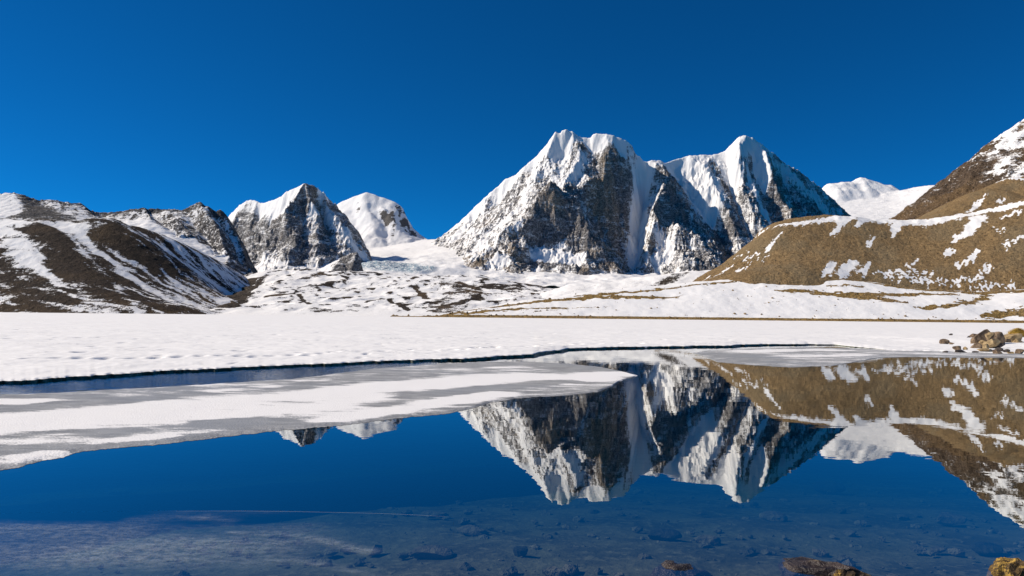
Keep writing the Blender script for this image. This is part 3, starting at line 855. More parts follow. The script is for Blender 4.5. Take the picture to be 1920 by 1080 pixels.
def make_moraine_ridge():
    S = Sheet(50, 900, 1450, 2500, 5)
    S.Z = S.tps(pp((1000, 556, 2000), (1030, 547, 2000), (1060, 534, 2000), (1110, 530, 2000), (1160, 528, 2000), (1210, 519, 2000), (1260, 512, 2000), (1310, 508, 2000), (1400, 500, 2000), (1500, 490, 2000),
                   (1060, 560, 1800), (1200, 555, 1800), (1350, 550, 1800), (1500, 545, 1800), (1060, 590, 1600), (1300, 590, 1600), (1500, 590, 1600))
                + [(q[0], q[1] + 250, q[2] - 60) for q in pp((1030, 547, 2000), (1110, 530, 2000), (1210, 519, 2000), (1310, 508, 2000), (1500, 490, 2000))], 1e-3)
    S.Z += fbm(S.X / 60, S.Y / 60, 4, 141) * 4
    S.snow = .85 + .5 * fbm(S.X / 70, S.Y / 70, 4, 143)
    S.snow -= 1.0 * sstep(-.3, .7, S.stroke([(1240, 535), (1265, 518), (1280, 513)], 35))
    S.snow -= .5 * sstep(-.3, .7, S.stroke([(1080, 545), (1120, 535)], 30))
    S.build('moraine_ridge', M_MORAINE, label='smooth pale moraine ridge in front of the massif, left of the ochre hill')


# ------------------------------------------------------------------ right hand hill, cliff and shore
def make_right_cliff():
    S = Sheet(1050, 2300, 1500, 2500, 4.5)
    wp = (fbm(S.X / 60, S.Y / 60, 5, 151) * 14, fbm(S.X / 60, S.Y / 60, 5, 152) * 14)
    r = random.Random(3)
    crest = pp((1690, 425, 2100), (1712, 407, 2080), (1735, 385, 2060), (1752, 372, 2050), (1768, 360, 2050), (1784, 346, 2050), (1796, 330, 2050), (1812, 318, 2050), (1826, 308, 2050), (1840, 288, 2050), (1852, 276, 2050), (1868, 262, 2050), (1884, 252, 2050), (1898, 240, 2050), (1910, 231, 2050), (1922, 222, 2050), (1960, 205, 2060), (2050, 150, 2080), (2200, 110, 2100))
    S.ridge(crest, 1.05, 2, kr=.78, p=.85, L=160, warp=wp)
    S.ridge(pp((1840, 288, 2050), (1846, 300, 2020), (1858, 322, 1970), (1880, 345, 1900), (1900, 360, 1840)), 1.0, 2, warp=wp, crest=False)
    S.ridge(pp((1922, 222, 2050), (1925, 260, 1980), (1935, 300, 1900), (1960, 340, 1800)), 1.0, 2, warp=wp, crest=False)
    S.spurs(crest, .95, 45, 110, r, .85, 1, warp=wp, off=2, sides=(-1,), sub=1)
    S.Z += ridged(S.X / 46, S.Y / 46, 6, 155, .6) * 13 * (.25 + .75 * sstep(0, 30, S.dcrest)) + ridged(S.X / 15, S.Y / 15, 3, 156) * 3.2
    nx, ny, nz = S.normals()
    S.snow = -.80 + 1.8 * (nz - .62) + .6 * fbm(S.X / 40, S.Y / 40, 4, 158) + .55 * sstep(400, 560, S.Z + (S.X - 1450) * .1) - .7 * sstep(410, 330, S.Z) * sstep(20, 60, S.dcrest)
    S.snow += .6 * sstep(-.3, .6, S.stroke([(1880, 318), (1920, 325), (1950, 330)], 45))
    S.snow += .35 * sstep(-.3, .6, S.stroke([(1910, 240), (1900, 270), (1880, 290)], 40))
    S.tone = .5 * sstep(420, 330, S.Z)
    S.build('rocky_mountain', M_CLIFF, label='steep brown rocky mountainside dusted with snow at the right edge')


def make_right_hill():
    k = 1.33
    S = Sheet(280, 1560, 920, 2050, 3.2)
    q = [(1285, 538, 940), (1340, 504, 950), (1390, 472, 960), (1425, 443, 970), (1455, 427, 985), (1510, 417, 1000), (1575, 406, 1020), (1640, 412, 1050), (1720, 413, 1060), (1800, 402, 1050), (1860, 392, 1030), (1920, 376, 1010), (2050, 345, 980), (2200, 330, 980),
         (1400, 506, 880), (1500, 470, 900), (1600, 465, 915), (1720, 465, 930), (1830, 450, 920), (1920, 430, 910), (2050, 420, 890),
         (1320, 533, 860), (1400, 526, 810), (1500, 527, 800), (1600, 530, 812), (1720, 537, 815), (1830, 534, 815), (1920, 527, 810), (2050, 520, 800)]
    pts = [P(a, b, c * k) for a, b, c in q]
    cr = [P(a, b, c * k) for a, b, c in q[:14]]
    pts += [(x, y + 130, z - 9) for x, y, z in cr[4:]] + [(x, y + 420, z - 70) for x, y, z in cr[4:]] + [(x + 20, y + 150, z - 45) for x, y, z in cr[:4]] + [(x, y + 420, z - 120) for x, y, z in cr[:4]]
    pts += [W2(1240, 1150, 10), W2(1240, 1300, 25), W2(1200, 1500, 20)]
    pts += [W2(px, yy, z) for px in (1240, 1340, 1440, 1540, 1640, 1740, 1840, 1940, 2080) for yy, z in ((940, -24), (1000, -4))]
    S.Z = S.tps(pts, 2e-4)
    # upper slope behind the bench
    S.ridge([P(*s) for s in ((1760, 408, 1480), (1800, 385, 1560), (1850, 355, 1640), (1900, 335, 1700), (1960, 325, 1740), (2100, 300, 1800))], .55, 30, kr=.5, crest=False)
    fx, fy = -.55, -.83
    s = S.X * fx + S.Y * fy; c = -S.X * fy + S.Y * fx
    S.Z += fbm(S.X / 50, S.Y / 50, 5, 161) * 2.5 + ridged(c / 40, s / 160, 5, 162, .6) * 2.2 + ridged(S.X / 14, S.Y / 14, 3, 166) * .8
    w1 = fbm(c / 16, s / 40, 4, 163, .6); w2 = fbm(c / 5, s / 40, 4, 164, .65)
    S.sx = -fy * w1 * 5 + fx * w2 * 26; S.sy = fx * w1 * 5 + fy * w2 * 26
    snow = (([(1455, 425), (1490, 420), (1530, 415), (1575, 406), (1640, 411), (1720, 414), (1800, 403), (1860, 393), (1925, 380)], [10, 18, 18, 26, 52, 50, 38, 32, 34]),
            ([(1585, 408), (1575, 420), (1562, 440)], [22, 14, 4]), ([(1620, 412), (1605, 425)], [14, 4]), ([(1690, 414), (1680, 430), (1672, 445)], [20, 12, 3]), ([(1640, 445), (1625, 460)], 5),
            ([(1465, 440), (1450, 455), (1434, 472)], [5, 6, 4]), ([(1440, 428), (1420, 440)], 7), ([(1405, 470), (1380, 482)], 4), ([(1425, 475), (1398, 486)], 6), ([(1400, 500), (1378, 510)], [7, 9]), ([(1355, 510), (1330, 522)], 5), ([(1375, 498), (1362, 506)], 4), ([(1330, 520), (1318, 527)], 3), ([(1440, 480), (1430, 488)], 3),
            ([(1565, 490), (1550, 510)], [8, 12]), ([(1605, 490), (1590, 505), (1575, 516)], [10, 18, 16]), ([(1630, 492), (1615, 512)], [6, 10]), ([(1640, 510), (1700, 508), (1750, 512)], [5, 8, 6]), ([(1660, 520), (1740, 524)], 6), ([(1700, 500), (1720, 490)], 5),
            ([(1835, 408), (1825, 425), (1810, 440), (1790, 450)], [22, 18, 18, 8]), ([(1785, 470), (1775, 482)], [9, 7]), ([(1835, 470), (1815, 490), (1790, 500)], [6, 9, 6]), ([(1860, 500), (1840, 510)], 8), ([(1920, 445), (1885, 460)], [10, 7]), ([(1860, 430), (1880, 432)], 5),
            ([(1840, 520), (1780, 530), (1720, 528)], 7), ([(1900, 535), (1830, 540)], 6), ([(1850, 365), (1830, 385), (1800, 402)], [5, 8, 10]), ([(1880, 395), (1895, 385), (1920, 380)], 14), ([(1880, 330), (1920, 335)], 20), ([(1910, 395), (1880, 408)], 8), ([(1870, 380), (1880, 375)], 9))
    S.snow[:] = -.55 + .22 * fbm(S.X / 60, S.Y / 60, 4, 165)
    F = np.full(S.X.shape, -9.0)
    for st, w in snow:
        F = np.maximum(F, S.stroke(st, [v * .72 for v in w] if isinstance(w, list) else w * .72))
    S.snow = np.maximum(S.snow, np.clip(F, -1, 1) * .9 - .12 + .25 * fbm(S.X / 16, S.Y / 16, 3, 167))
    low = sstep(1010 * 1.06, 990 * 1.0, S.Y - S.X * .0)
    S.snow += .35 * sstep(75, 40, S.Z) * fbm(c / 10, s / 40, 3, 169)
    S.tone = .55 * fbm(c / 45, s / 120, 4, 168)
    S.build('ochre_hill', M_RIGHT, label='rounded ochre hill with white snow patches on the right')
    return S


def make_shore():
    S = Sheet(-160, 900, 870, 1250, 2.4)
    crest = [(815, 592.5, 935), (860, 584, 960), (900, 577, 985), (1000, 562, 1020), (1100, 548, 1050), (1200, 538, 1075), (1300, 529, 1090), (1400, 522, 1100), (1500, 519, 1110), (1560, 519, 1110), (1640, 530, 1095), (1720, 541, 1070), (1800, 546, 1050), (1920, 543, 1030), (2050, 540, 1020)]
    mid = [(950, 580, 960), (1000, 581, 955), (1100, 578, 960), (1200, 576, 965), (1300, 572, 970), (1400, 570, 975), (1500, 568, 975), (1600, 570, 970), (1700, 572, 965), (1800, 574, 960), (1920, 572, 955), (2050, 570, 950),
           (1100, 562, 1005), (1250, 554, 1025), (1400, 546, 1035), (1550, 545, 1035), (1700, 556, 1015), (1850, 560, 1000)]
    pts = [P(*c) for c in crest + mid]
    pts += [(x, y + 50, z - 3) for x, y, z in (P(*c) for c in crest)] + [(x, y + 130, z - 14) for x, y, z in (P(*c) for c in crest)]
    for px in (740, 800, 900, 1000, 1100, 1200, 1300, 1400, 1500, 1600, 1700, 1800, 1900, 2050):
        pts.append(W2(px, 880, -1.5)); pts.append(W2(px, 915, 1.8))
    pts += [W2(760, 940, -1.0), W2(760, 1000, -2.0), W2(780, 1100, -3)]
    S.Z = S.tps(pts, 1e-4)
    S.Z += fbm(S.X / 40, S.Y / 40, 4, 171) * 1.0 * sstep(.5, 4, S.Z) + fbm(S.X / 12, S.Y / 12, 3, 172) * .35
    S.snow = .95 + .35 * fbm(S.X / 60, S.Y / 30, 4, 175)
    nearw = sstep(4.4, 2.9, S.Z)
    S.snow -= 2.2 * nearw
    S.sx = fbm(S.X / 16, S.Y / 9, 4, 173, .6) * 14; S.sy = fbm(S.X / 16, S.Y / 9, 4, 174, .6) * 8
    bare = (([(815, 592), (860, 585), (910, 577), (1000, 566), (1100, 556), (1180, 548), (1260, 540), (1330, 532), (1420, 523)], [5, 7, 6, 9, 10, 8, 5, 5, 3], 2.2), ([(1040, 563), (1100, 559), (1180, 557), (1270, 557)], [5, 7, 9, 5], 2.0), ([(830, 588), (870, 588), (960, 580), (1060, 577)], [10, 12, 8, 4], 1.9),
            ([(1000, 583), (1080, 578), (1140, 576)], 3, 1.4), ([(1460, 545), (1530, 548), (1600, 556), (1680, 565)], [6, 14, 18, 12], 2.1), ([(1560, 552), (1640, 552), (1720, 552), (1790, 552)], [10, 14, 12, 8], 1.7), ([(1725, 578), (1790, 572), (1840, 562), (1850, 552)], [5, 9, 9, 10], 2.0),
            ([(1440, 528), (1520, 530)], 4, 1.5), ([(1550, 536), (1620, 538)], 4, 1.4), ([(1560, 520), (1640, 531), (1720, 542), (1800, 547), (1920, 545)], [3, 10, 14, 16, 18], 1.8), ([(1830, 597), (1880, 588), (1930, 585), (2000, 580)], [3, 12, 18, 20], 2.3), ([(1440, 567), (1470, 565)], 2, 1.2))
    for st, w, v in bare:
        S.snow -= v * sstep(-.25, .8, S.stroke(st, w) + .35 * fbm(S.X / 14, S.Y / 14, 3, 177))
    S.build('snowy_shore', M_SHORE, zmin=-2, label='snow covered lakeside slope with bands of brown turf under the ochre hill')
    return S


make_far_snow()
make_snow_peak()
make_left_peak()
make_prow()
make_massif()
make_left_ridge()
make_left_hill()
make_moraine()
make_moraine_ridge()
make_right_cliff()
HILL = make_right_hill()
SHORE = make_shore()

# ------------------------------------------------------------------ lake: bed, water


def snow_mat():
    t = NT('lake_snow')
    a = t.noise(.9, 6, .6); b = t.noise(6, 4, .6)
    f = t.noise(.5, 6, .65, stretch=(.5, 1, 1))
    col = t.mix(t.math('MULTIPLY', t.ramp(f, .56, .66), t.ramp(b, .5, .6)), SNOW, (.52, .52, .53))
    nrm = t.bump(t.math('ADD', a, t.math('MULTIPLY', b, .3)), .05, .5)
    return t.done(t.bsdf(col, .8, nrm, .25))


def shaded_edge_mat():
    t = NT('shaded_wet_ice')
    a = t.noise(4, 6, .65); b = t.noise(14, 4, .6, stretch=(1, 1, .4))
    col = t.mix(t.ramp(a, .38, .62), (.14, .15, .095), (.38, .38, .29))  # olive ice colour darkened for the shaded front
    col = t.mix(t.ramp(b, .66, .78), col, (.5, .52, .5))
    return t.done(t.bsdf(col, .45, t.bump(b, .03, .8), .4))


def ice_mat(name, white_bias, seed_rot):
    """Grey lake ice with wind-packed snow lying on it where the 'snow' attribute says so."""
    t = NT(name)
    a = t.noise(.55, 7, .62, stretch=(.45, 1.4, 1), rot=(0, 0, seed_rot))
    b = t.noise(3.0, 8, .72, stretch=(.4, 1.2, 1), rot=(0, 0, seed_rot))
    sp = t.noise(38, 2, .5)
    s = t.math('MULTIPLY_ADD', t.math('SUBTRACT', a, .5), 2.6, t.attr('snow'))
    s = t.math('MULTIPLY_ADD', t.math('SUBTRACT', b, .5), 3.0, s)
    s = t.math('MULTIPLY_ADD', t.math('SUBTRACT', sp, .5), 1.2, s)
    s = t.math('ADD', s, white_bias)
    f = t.ramp(s, -.24, .24)
    spark = t.ramp(sp, .66, .72)
    ice = t.mix(t.ramp(b, .38, .62), (.25, .25, .245), (.42, .415, .40))
    ice = t.mix(t.ramp(t.noise(.25, 3, .5), .45, .7), ice, (.30, .31, .32))
    ice = t.mix(t.math('MULTIPLY', spark, .8), ice, (.85, .85, .86))  # pale glints painted into the ice colour
    col = t.mix(f, ice, (.86, .84, .82))
    rough = t.ramp(f, 0, 1, .5, .9)
    nrm = t.bump(t.math('ADD', b, t.math('MULTIPLY', sp, .5)), .03, .7)
    return t.done(t.bsdf(col, rough, nrm, .2))


def water_mat():
    t = NT('lake_water')
    rip = t.noise(1.3, 3, .5, stretch=(.5, 1, 1))
    rip2 = t.noise(9, 2, .5, stretch=(.6, 1, 1))
    nrm = t.bump(t.math('ADD', rip, t.math('MULTIPLY', rip2, .06))  , .0022, .6)
    sep = t.n('ShaderNodeSeparateXYZ'); t.t.links.new(t.co, sep.inputs[0])
    breeze = t.math('MULTIPLY', t.ramp(sep.outputs[0], -1.5, -4.5), t.ramp(sep.outputs[1], 12.5, 14.0))      # ruffled water in the channel
    nrm = t.bump(t.noise(5, 4, .6, stretch=(.4, 1, 1)), .026, breeze, nrm)
    gl = t.n('ShaderNodeBsdfGlossy'); gl.inputs['Roughness'].default_value = .0
    gl.inputs['Color'].default_value = (.88, .9, .9, 1)
    t.t.links.new(nrm, gl.inputs['Normal'])
    tr = t.n('ShaderNodeBsdfTransparent'); tr.inputs['Color'].default_value = (.95, .97, .97, 1)
    lw = t.n('ShaderNodeLayerWeight'); lw.inputs['Blend'].default_value = .5
    fr = t.math('MULTIPLY_ADD', t.math('POWER', lw.outputs['Facing'], 2.6), .94, .05)      # the same from above and below
    mx = t.n('ShaderNodeMixShader')
    va = t.n('ShaderNodeVolumeAbsorption')
    va.inputs['Color'].default_value = (.10, .48, .44, 1); va.inputs['Density'].default_value = .46
    t.t.links.new(va.outputs[0], t.out.inputs['Volume'])
    t.t.links.new(fr, mx.inputs[0]); t.t.links.new(tr.outputs[0], mx.inputs[1]); t.t.links.new(gl.outputs[0], mx.inputs[2])
    return t.done(mx.outputs[0])


def bed_mat():
    t = NT('lake_bed')
    a = t.noise(1.2, 6, .6); b = t.noise(9, 5, .6)
    col = t.mix(t.ramp(a, .4, .6), (.085, .070, .050), (.185, .148, .105))
    col = t.mix(t.ramp(b, .5, .68), col, (.25, .195, .145))
    return t.done(t.bsdf(col, .9, t.bump(b, .05, .8)))


M_SNOW = snow_mat(); M_EDGE = shaded_edge_mat(); M_WATER = water_mat(); M_BED = bed_mat()


def bed_depth(x, y):
    d = .12 + .13 * np.clip(np.asarray(y) - 3.0, -6, 60) + .012 * np.clip(-np.asarray(x), -4, 40) * .6
    d = d + .03 * np.clip(np.asarray(y) - 7, 0, 30) + .03 * np.clip(-np.asarray(x) - .8, 0, 30)
    return -np.clip(d, -.5, 4.5)


def grid_obj(name, X, Y, Z, mat, snow=None, parent=None):
    n, m = X.shape
    idx = np.arange(n * m).reshape(n, m)
    q = np.stack([idx[:-1, :-1], idx[:-1, 1:], idx[1:, 1:], idx[1:, :-1]], -1).reshape(-1, 4)
    ob = mesh_from(name, np.stack([X, Y, Z], -1).reshape(-1, 3), q, mat, True, parent)
    if snow is not None:
        at = ob.data.attributes.new('snow', 'FLOAT', 'POINT')
        at.data.foreach_set('value', snow.ravel().astype(np.float32))
    return ob


def make_lake():
    xs = np.concatenate([np.linspace(-120, -14, 40), np.linspace(-13.5, 13.5, 160), np.linspace(14, 120, 40)])
    ys = np.concatenate([np.linspace(-12, 2, 15), np.linspace(2.2, 20, 130), np.linspace(21, 90, 30)])
    X, Y = np.meshgrid(xs, ys)
    Z = bed_depth(X, Y) + fbm(X / 1.4, Y / 1.4, 4, 201) * .05
    ob = grid_obj('lake_bed', X, Y, Z, M_BED); ob['kind'] = 'structure'; ob['label'] = 'stony lake bed seen through clear shallow water'
    v = [(x, y, z) for z in (-6.0, 0.0) for y in (-8.0, 400.0) for x in (-400.0, 400.0)]
    ob = mesh_from('lake_water', v, np.array([(0, 2, 3, 1), (4, 5, 7, 6), (0, 1, 5, 4), (2, 6, 7, 3), (0, 4, 6, 2), (1, 3, 7, 5)]), M_WATER, False); ob['kind'] = 'structure'; ob['label'] = 'still mirror-like lake water reflecting the mountains'


make_lake()


def interp_line(q):
    """Distance along +Y as a function of direction x/Y for a line of pixels on the water level."""
    w = [W(*s) for s in q]
    u = np.array([p[0] / p[1] for p in w]); y = np.array([p[1] for p in w])
    o = np.argsort(u)
    return lambda t: np.exp(np.interp(t, u[o], np.log(y[o])))


EDGE = [(-700, 790), (-300, 745), (0, 720), (67, 718), (130, 712), (200, 708), (333, 699), (400, 697), (450, 693), (533, 689), (633, 685), (700, 681), (800, 678), (890, 675), (940, 671), (1000, 668), (1012, 663.5), (1055, 659), (1066, 655.5), (1150, 654), (1238, 652), (1370, 650.5), (1392, 648), (1450, 647.6), (1560, 647), (1600, 651), (1650, 655), (1700, 657.5), (1760, 658.5), (1850, 661), (1920, 663), (2100, 668), (2500, 680)]
edge_y = interp_line(EDGE)


def make_snowfield():
    u = np.concatenate([np.linspace(-1.35, -.8, 60)[:-1], np.linspace(-.8, .8, 680), np.linspace(.8, 1.25, 50)[1:]])
    y0 = edge_y(u)
    y0 = y0 * (1 + .012 * fbm(u * 40, u * 0 + .5, 4, 211) + .006 * fbm(u * 160, u * 0 + .5, 3, 212))
    g = [0.0]
    base = 17.0
    while base + g[-1] < 1900:
        yy = base + g[-1]
        g.append(g[-1] + (.03 if g[-1] < .05 else max(.11, .0042 * yy if yy < 75 else .0042 * 75 * (yy / 75) ** 1.9)))
    g = np.array(g)
    Y = y0[None, :] + g[:, None]
    X = u[None, :] * Y
    edge_h = np.interp(u, [-2, -.3, .05, .3, .42, .5, .55, .7, 2], [.10, .10, .11, .12, .10, .07, .03, .03, .05])
    d = Y - y0[None, :]
    Z = edge_h * (1 + .12 * fbm(u * 37, u * 0 + .3, 5, 213)[None, :] * sstep(.8, 0, d)) + 0 * Y
    Z = Z + .05 * sstep(0, 3, d) + (fbm(X / 2.6, Y / 2.6, 5, 215, .6) * .045 + fbm(X / .7, Y / .7, 3, 216) * .018 * sstep(90, 50, Y) + fbm(X / 14, Y / 9, 4, 217) * .10) * sstep(0, 1.5, d)
    Z -= .03 * sstep(.12, 0, d)
    # bank rising towards the rocky shore on the right
    Z += .18 * sstep(29.5, 33, X) * sstep(80, 55, Y) * sstep(3, 9, d)
    # line of footprints and odd pits in the crust
    feet = [(5, 674), (60, 672), (107, 671), (153, 671), (200, 671), (252, 670), (297, 669), (338, 668), (372, 667), (410, 666), (447, 665), (480, 666), (512, 665), (545, 663), (577, 664), (605, 661), (632, 660), (680, 659), (720, 658.5), (765, 658), (810, 657), (850, 656), (870, 655), (895, 653), (913, 653), (932, 652), (982, 651), (996, 651), (1021, 649), (1050, 647), (1065, 646), (1088, 645), (1122, 644), (1160, 643), (1200, 642.5),
            (103, 634), (116, 634), (150, 634), (185, 633), (150, 661), (448, 655), (597, 623), (325, 614), (187, 614), (225, 623), (415, 620), (230, 642), (275, 650), (20, 634)]
    r = random.Random(8)
    for px, py in feet:
        x, y, _ = W(px, py, .15)
        x += r.uniform(-.1, .1)
        w, l = r.uniform(.15, .21), r.uniform(.22, .36)
        m = np.exp(-(((X - x) / w) ** 2 + ((Y - y) / l) ** 2))
        Z -= m * r.uniform(.13, .22)
        m = np.exp(-(((X - x - .3) / .2) ** 2 + ((Y - y - .1) / .3) ** 2))
        Z += m * .03
    for _ in range(170):
        y = r.uniform(19, 75); x = r.uniform(-.78, .66) * y
        i = int(np.searchsorted(u, x / y)); i0, i1 = max(0, i - 14), i + 14
        w, l = r.uniform(.08, .2), r.uniform(.12, .4)
        Z[:, i0:i1] -= np.exp(-(((X[:, i0:i1] - x) / w) ** 2 + ((Y[:, i0:i1] - y) / l) ** 2)) * r.uniform(.05, .14)
    ob = grid_obj('snow_field', X, Y, Z, M_SNOW)
    ob['kind'] = 'structure'; ob['label'] = 'flat snow cover over the frozen lake with a line of footprints'
    # wet front of the ice under the snow, shade put into its dark colour
    k = 4
    zt = Z[0]
    XX, YY, ZZ = [], [], []
    for i in range(k + 1):
        t = i / k
        jit = fbm(u * 90, u * 0 + i * 7.3, 4, 221) * .05 * (1 if 0 < i else 0)
        yy = y0 + .06 * math.sin(t * math.pi * .8) + jit
        XX.append(u * yy); YY.append(yy); ZZ.append(zt * (1 - t) + (-.10) * t)
    e = grid_obj('ice_edge', np.array(XX), np.array(YY), np.array(ZZ), M_EDGE, parent=ob)
    e['label'] = 'wet front edge of the lake ice, darkened as in shade'
    return ob


make_snowfield()


def make_ice_sheet(name, upper, lower, z, mat, label, whites, greys, umin, umax, base, rows=70, cols=520, thick=.05, rough=1.0):
    lo, up = interp_line(lower), interp_line(upper)
    u = np.linspace(umin, umax, cols)
    yl = lo(u) * (1 + rough * (.006 * fbm(u * 60, u * 0 + .1, 4, 231) + .004 * fbm(u * 200, u * 0 + .6, 3, 232)))
    yu = up(u) * (1 + rough * (.006 * fbm(u * 50, u * 0 + .2, 4, 233)))
    yu = np.maximum(yu, yl + .02)
    t = np.linspace(0, 1, rows) ** 1.3
    Y = yl[None, :] + (yu - yl)[None, :] * t[:, None]
    X = u[None, :] * Y
    Z = z + fbm(X / 1.1, Y / 1.1, 4, 235) * .006 + 0 * X
    d = np.minimum(Y - yl[None, :], (yu[None, :] - Y) * 2)
    Z = Z * sstep(-.02, .2, d) + .002
    snow = np.full(X.shape, base, float)
    for lst, sg in ((whites, 1), (greys, -1)):
        for st, w, v in lst:
            q = [W(*s) for s in st]
            F = np.full(X.shape, -9.0)
            for a, b in zip(q[:-1], q[1:]):
                ex, ey = b[0] - a[0], b[1] - a[1]
                tt = np.clip(((X - a[0]) * ex + (Y - a[1]) * ey) / (ex * ex + ey * ey + 1e-9), 0, 1)
                ds = np.hypot(X - a[0] - tt * ex, (Y - a[1] - tt * ey))
                F = np.maximum(F, 1 - ds / w)
            snow += sg * v * sstep(-.4, .8, F)
    snow -= .5 * sstep(.25, 0, d)
    ob = grid_obj(name, X, Y, Z, mat, snow)
    ob['kind'] = 'structure'; ob['label'] = label
    XX = np.array([u * yl, u * (yl + .04), u * (yl + .05)]); YY = np.array([yl, yl + .04, yl + .05])
    ZZ = np.array([Z[0], Z[0] * 0 - .01, Z[0] * 0 - thick])
    e = grid_obj('ice_edge', XX, YY, ZZ, M_EDGE, parent=ob)
    return ob


M_ICE = ice_mat('lake_ice', 0.10, .12)
TU = [(-700, 805), (-300, 765), (0, 742), (150, 735), (330, 725), (540, 712), (620, 703), (700, 692), (800, 685), (880, 680), (980, 678.5), (1060, 682), (1120, 688), (1160, 696), (1196, 705)]
TL = [(-700, 1010), (-300, 930), (0, 882), (40, 876), (70, 866), (118, 858), (152, 847), (200, 842), (300, 834), (400, 822), (500, 810), (640, 798), (700, 790), (760, 783), (830, 777), (866, 770), (890, 765), (920, 755), (980, 746), (1060, 742), (1120, 735), (1150, 724), (1160, 716), (1196, 705.3)]
make_ice_sheet('ice_shelf', TU, TL, .022, M_ICE, 'long tongue of grey ice streaked with wind-packed snow floating on the lake',
               [([(0, 790), (200, 772), (400, 752), (640, 735), (800, 722), (980, 706)], 1.1, 1.25), ([(0, 815), (150, 795), (350, 780), (560, 770), (700, 752)], .9, .9), ([(0, 755), (60, 755)], .5, .9), ([(640, 790), (740, 770), (840, 755), (930, 740)], .5, .9),
                ([(420, 735), (500, 730)], .4, .7), ([(1080, 712), (1150, 702), (1190, 703)], .9, 1.1), ([(200, 833), (300, 822)], .25, .7), ([(560, 716), (620, 712)], .4, .5), ([(930, 690), (1010, 688)], .5, .7), ([(60, 860), (125, 852)], .35, 1.1), ([(200, 728), (420, 716)], .3, .6)],
               [([(20, 820), (120, 812), (220, 812)], .35, .9), ([(400, 795), (470, 790), (540, 800)], .35, 1.1), ([(60, 768), (250, 755), (420, 742), (560, 730)], .8, .8), ([(700, 760), (800, 742), (900, 732), (1000, 722), (1060, 715)], .5, .9), ([(150, 845), (350, 826), (560, 803), (740, 783)], .25, .8), ([(860, 685), (1000, 684), (1100, 695)], .9, .7), ([(0, 850), (80, 842)], .3, .8)],
               W(-700, 900)[0] / W(-700, 900)[1], W(1196, 705)[0] / W(1196, 705)[1], -.30)
RU = [(1300, 662), (1330, 657.5), (1420, 653), (1500, 651), (1600, 653), (1660, 656.5), (1760, 659.5), (1850, 662), (1920, 664), (2100, 669), (2400, 678)]
RL = [(1300, 662.3), (1318, 668), (1345, 679), (1400, 684), (1480, 689), (1560, 686), (1610, 678), (1650, 671), (1700, 669.5), (1800, 670.5), (1920, 671), (2100, 676), (2400, 688)]
make_ice_sheet('slush_ice', RU, RL, .016, M_ICE, 'thin grey sheet of slush ice by the stony shore on the right',
               [([(1400, 660), (1480, 657), (1560, 657)], 1.2, .9), ([(1480, 668), (1560, 668), (1620, 665)], .8, .8), ([(1650, 662), (1750, 664)], .8, .5), ([(1800, 666), (1900, 668)], .6, .5)], [([(1350, 665), (1400, 675)], 1.5, .4)],
               W(1300, 662)[0] / W(1300, 662)[1], W(2400, 680)[0] / W(2400, 680)[1], -.35, rows=40, cols=360)


def film_mat():
    t = NT('ice_film')
    a = t.noise(1.1, 6, .6, stretch=(.35, 1.6, 1), rot=(0, 0, .08)); b = t.noise(22, 4, .7, stretch=(.5, 1, 1)); c = t.noise(90, 2, .6)
    s = t.math('MULTIPLY_ADD', t.math('SUBTRACT', a, .5), 1.8, t.attr('snow'))
    f = t.ramp(s, -.35, .75)
    f = t.math('MULTIPLY', f, t.ramp(t.math('ADD', t.math('MULTIPLY', b, .6), t.math('MULTIPLY', c, .4)), .36, .66, .12, .75))
    tr = t.n('ShaderNodeBsdfTransparent')
    df = t.bsdf((.60, .66, .70), .6, t.bump(b, .01, .4), .3)
    mx = t.n('ShaderNodeMixShader')
    t.t.links.new(t.math('MULTIPLY', f, .55), mx.inputs[0]); t.t.links.new(tr.outputs[0], mx.inputs[1]); t.t.links.new(df, mx.inputs[2])
    return t.done(mx.outputs[0])


def make_film():
    lo = interp_line([(-900, 1150), (0, 1180), (600, 1200), (900, 1200)]); up = interp_line([(-900, 965), (0, 964), (350, 958), (560, 959), (850, 969), (900, 975)])
    u = np.linspace(W(-900, 1000)[0] / W(-900, 1000)[1], W(850, 1000)[0] / W(850, 1000)[1], 200)
    yl, yu = lo(u) * .75, up(u)
    t = np.linspace(0, 1, 60)
    Y = yl + (yu - yl) * t[:, None]; X = u * Y
    snow = .02 + 0 * X
    ue = W(690, 1040)[0] / W(690, 1040)[1]
    snow = snow - 1.1 * sstep(-.30, .02, u[None, :] + (.20 - .2 * t[:, None])) + .35 * sstep(.6, 0, t[:, None]) - .40 * sstep(.82, 1, t[:, None])
    for st, w, v in (([(430, 1000), (560, 1005), (690, 1035)], .30, 1.3), ([(500, 1050), (600, 1060), (720, 1085)], .22, 1.2), ([(250, 975), (380, 972), (430, 978)], .12, .6), ([(0, 1010), (150, 1030), (300, 1050)], .5, .4)):
        q = [W(*s) for s in st]
        for a, b in zip(q[:-1], q[1:]):
            ex, ey = b[0] - a[0], b[1] - a[1]
            tt = np.clip(((X - a[0]) * ex + (Y - a[1]) * ey) / (ex * ex + ey * ey), 0, 1)
            snow = np.maximum(snow, -1.3 + (v + .35) * np.clip(1 - np.hypot(X - a[0] - tt * ex, Y - a[1] - tt * ey) / w, 0, 1)) if v > 1 else snow + v * .5 * np.clip(1 - np.hypot(X - a[0] - tt * ex, Y - a[1] - tt * ey) / w, 0, 1)
    ob = grid_obj('ice_film', X, Y, X * 0 + .006, film_mat(), snow)
    ob['kind'] = 'structure'; ob['label'] = 'frosted film of new ice on the water at the lower left'


make_film()


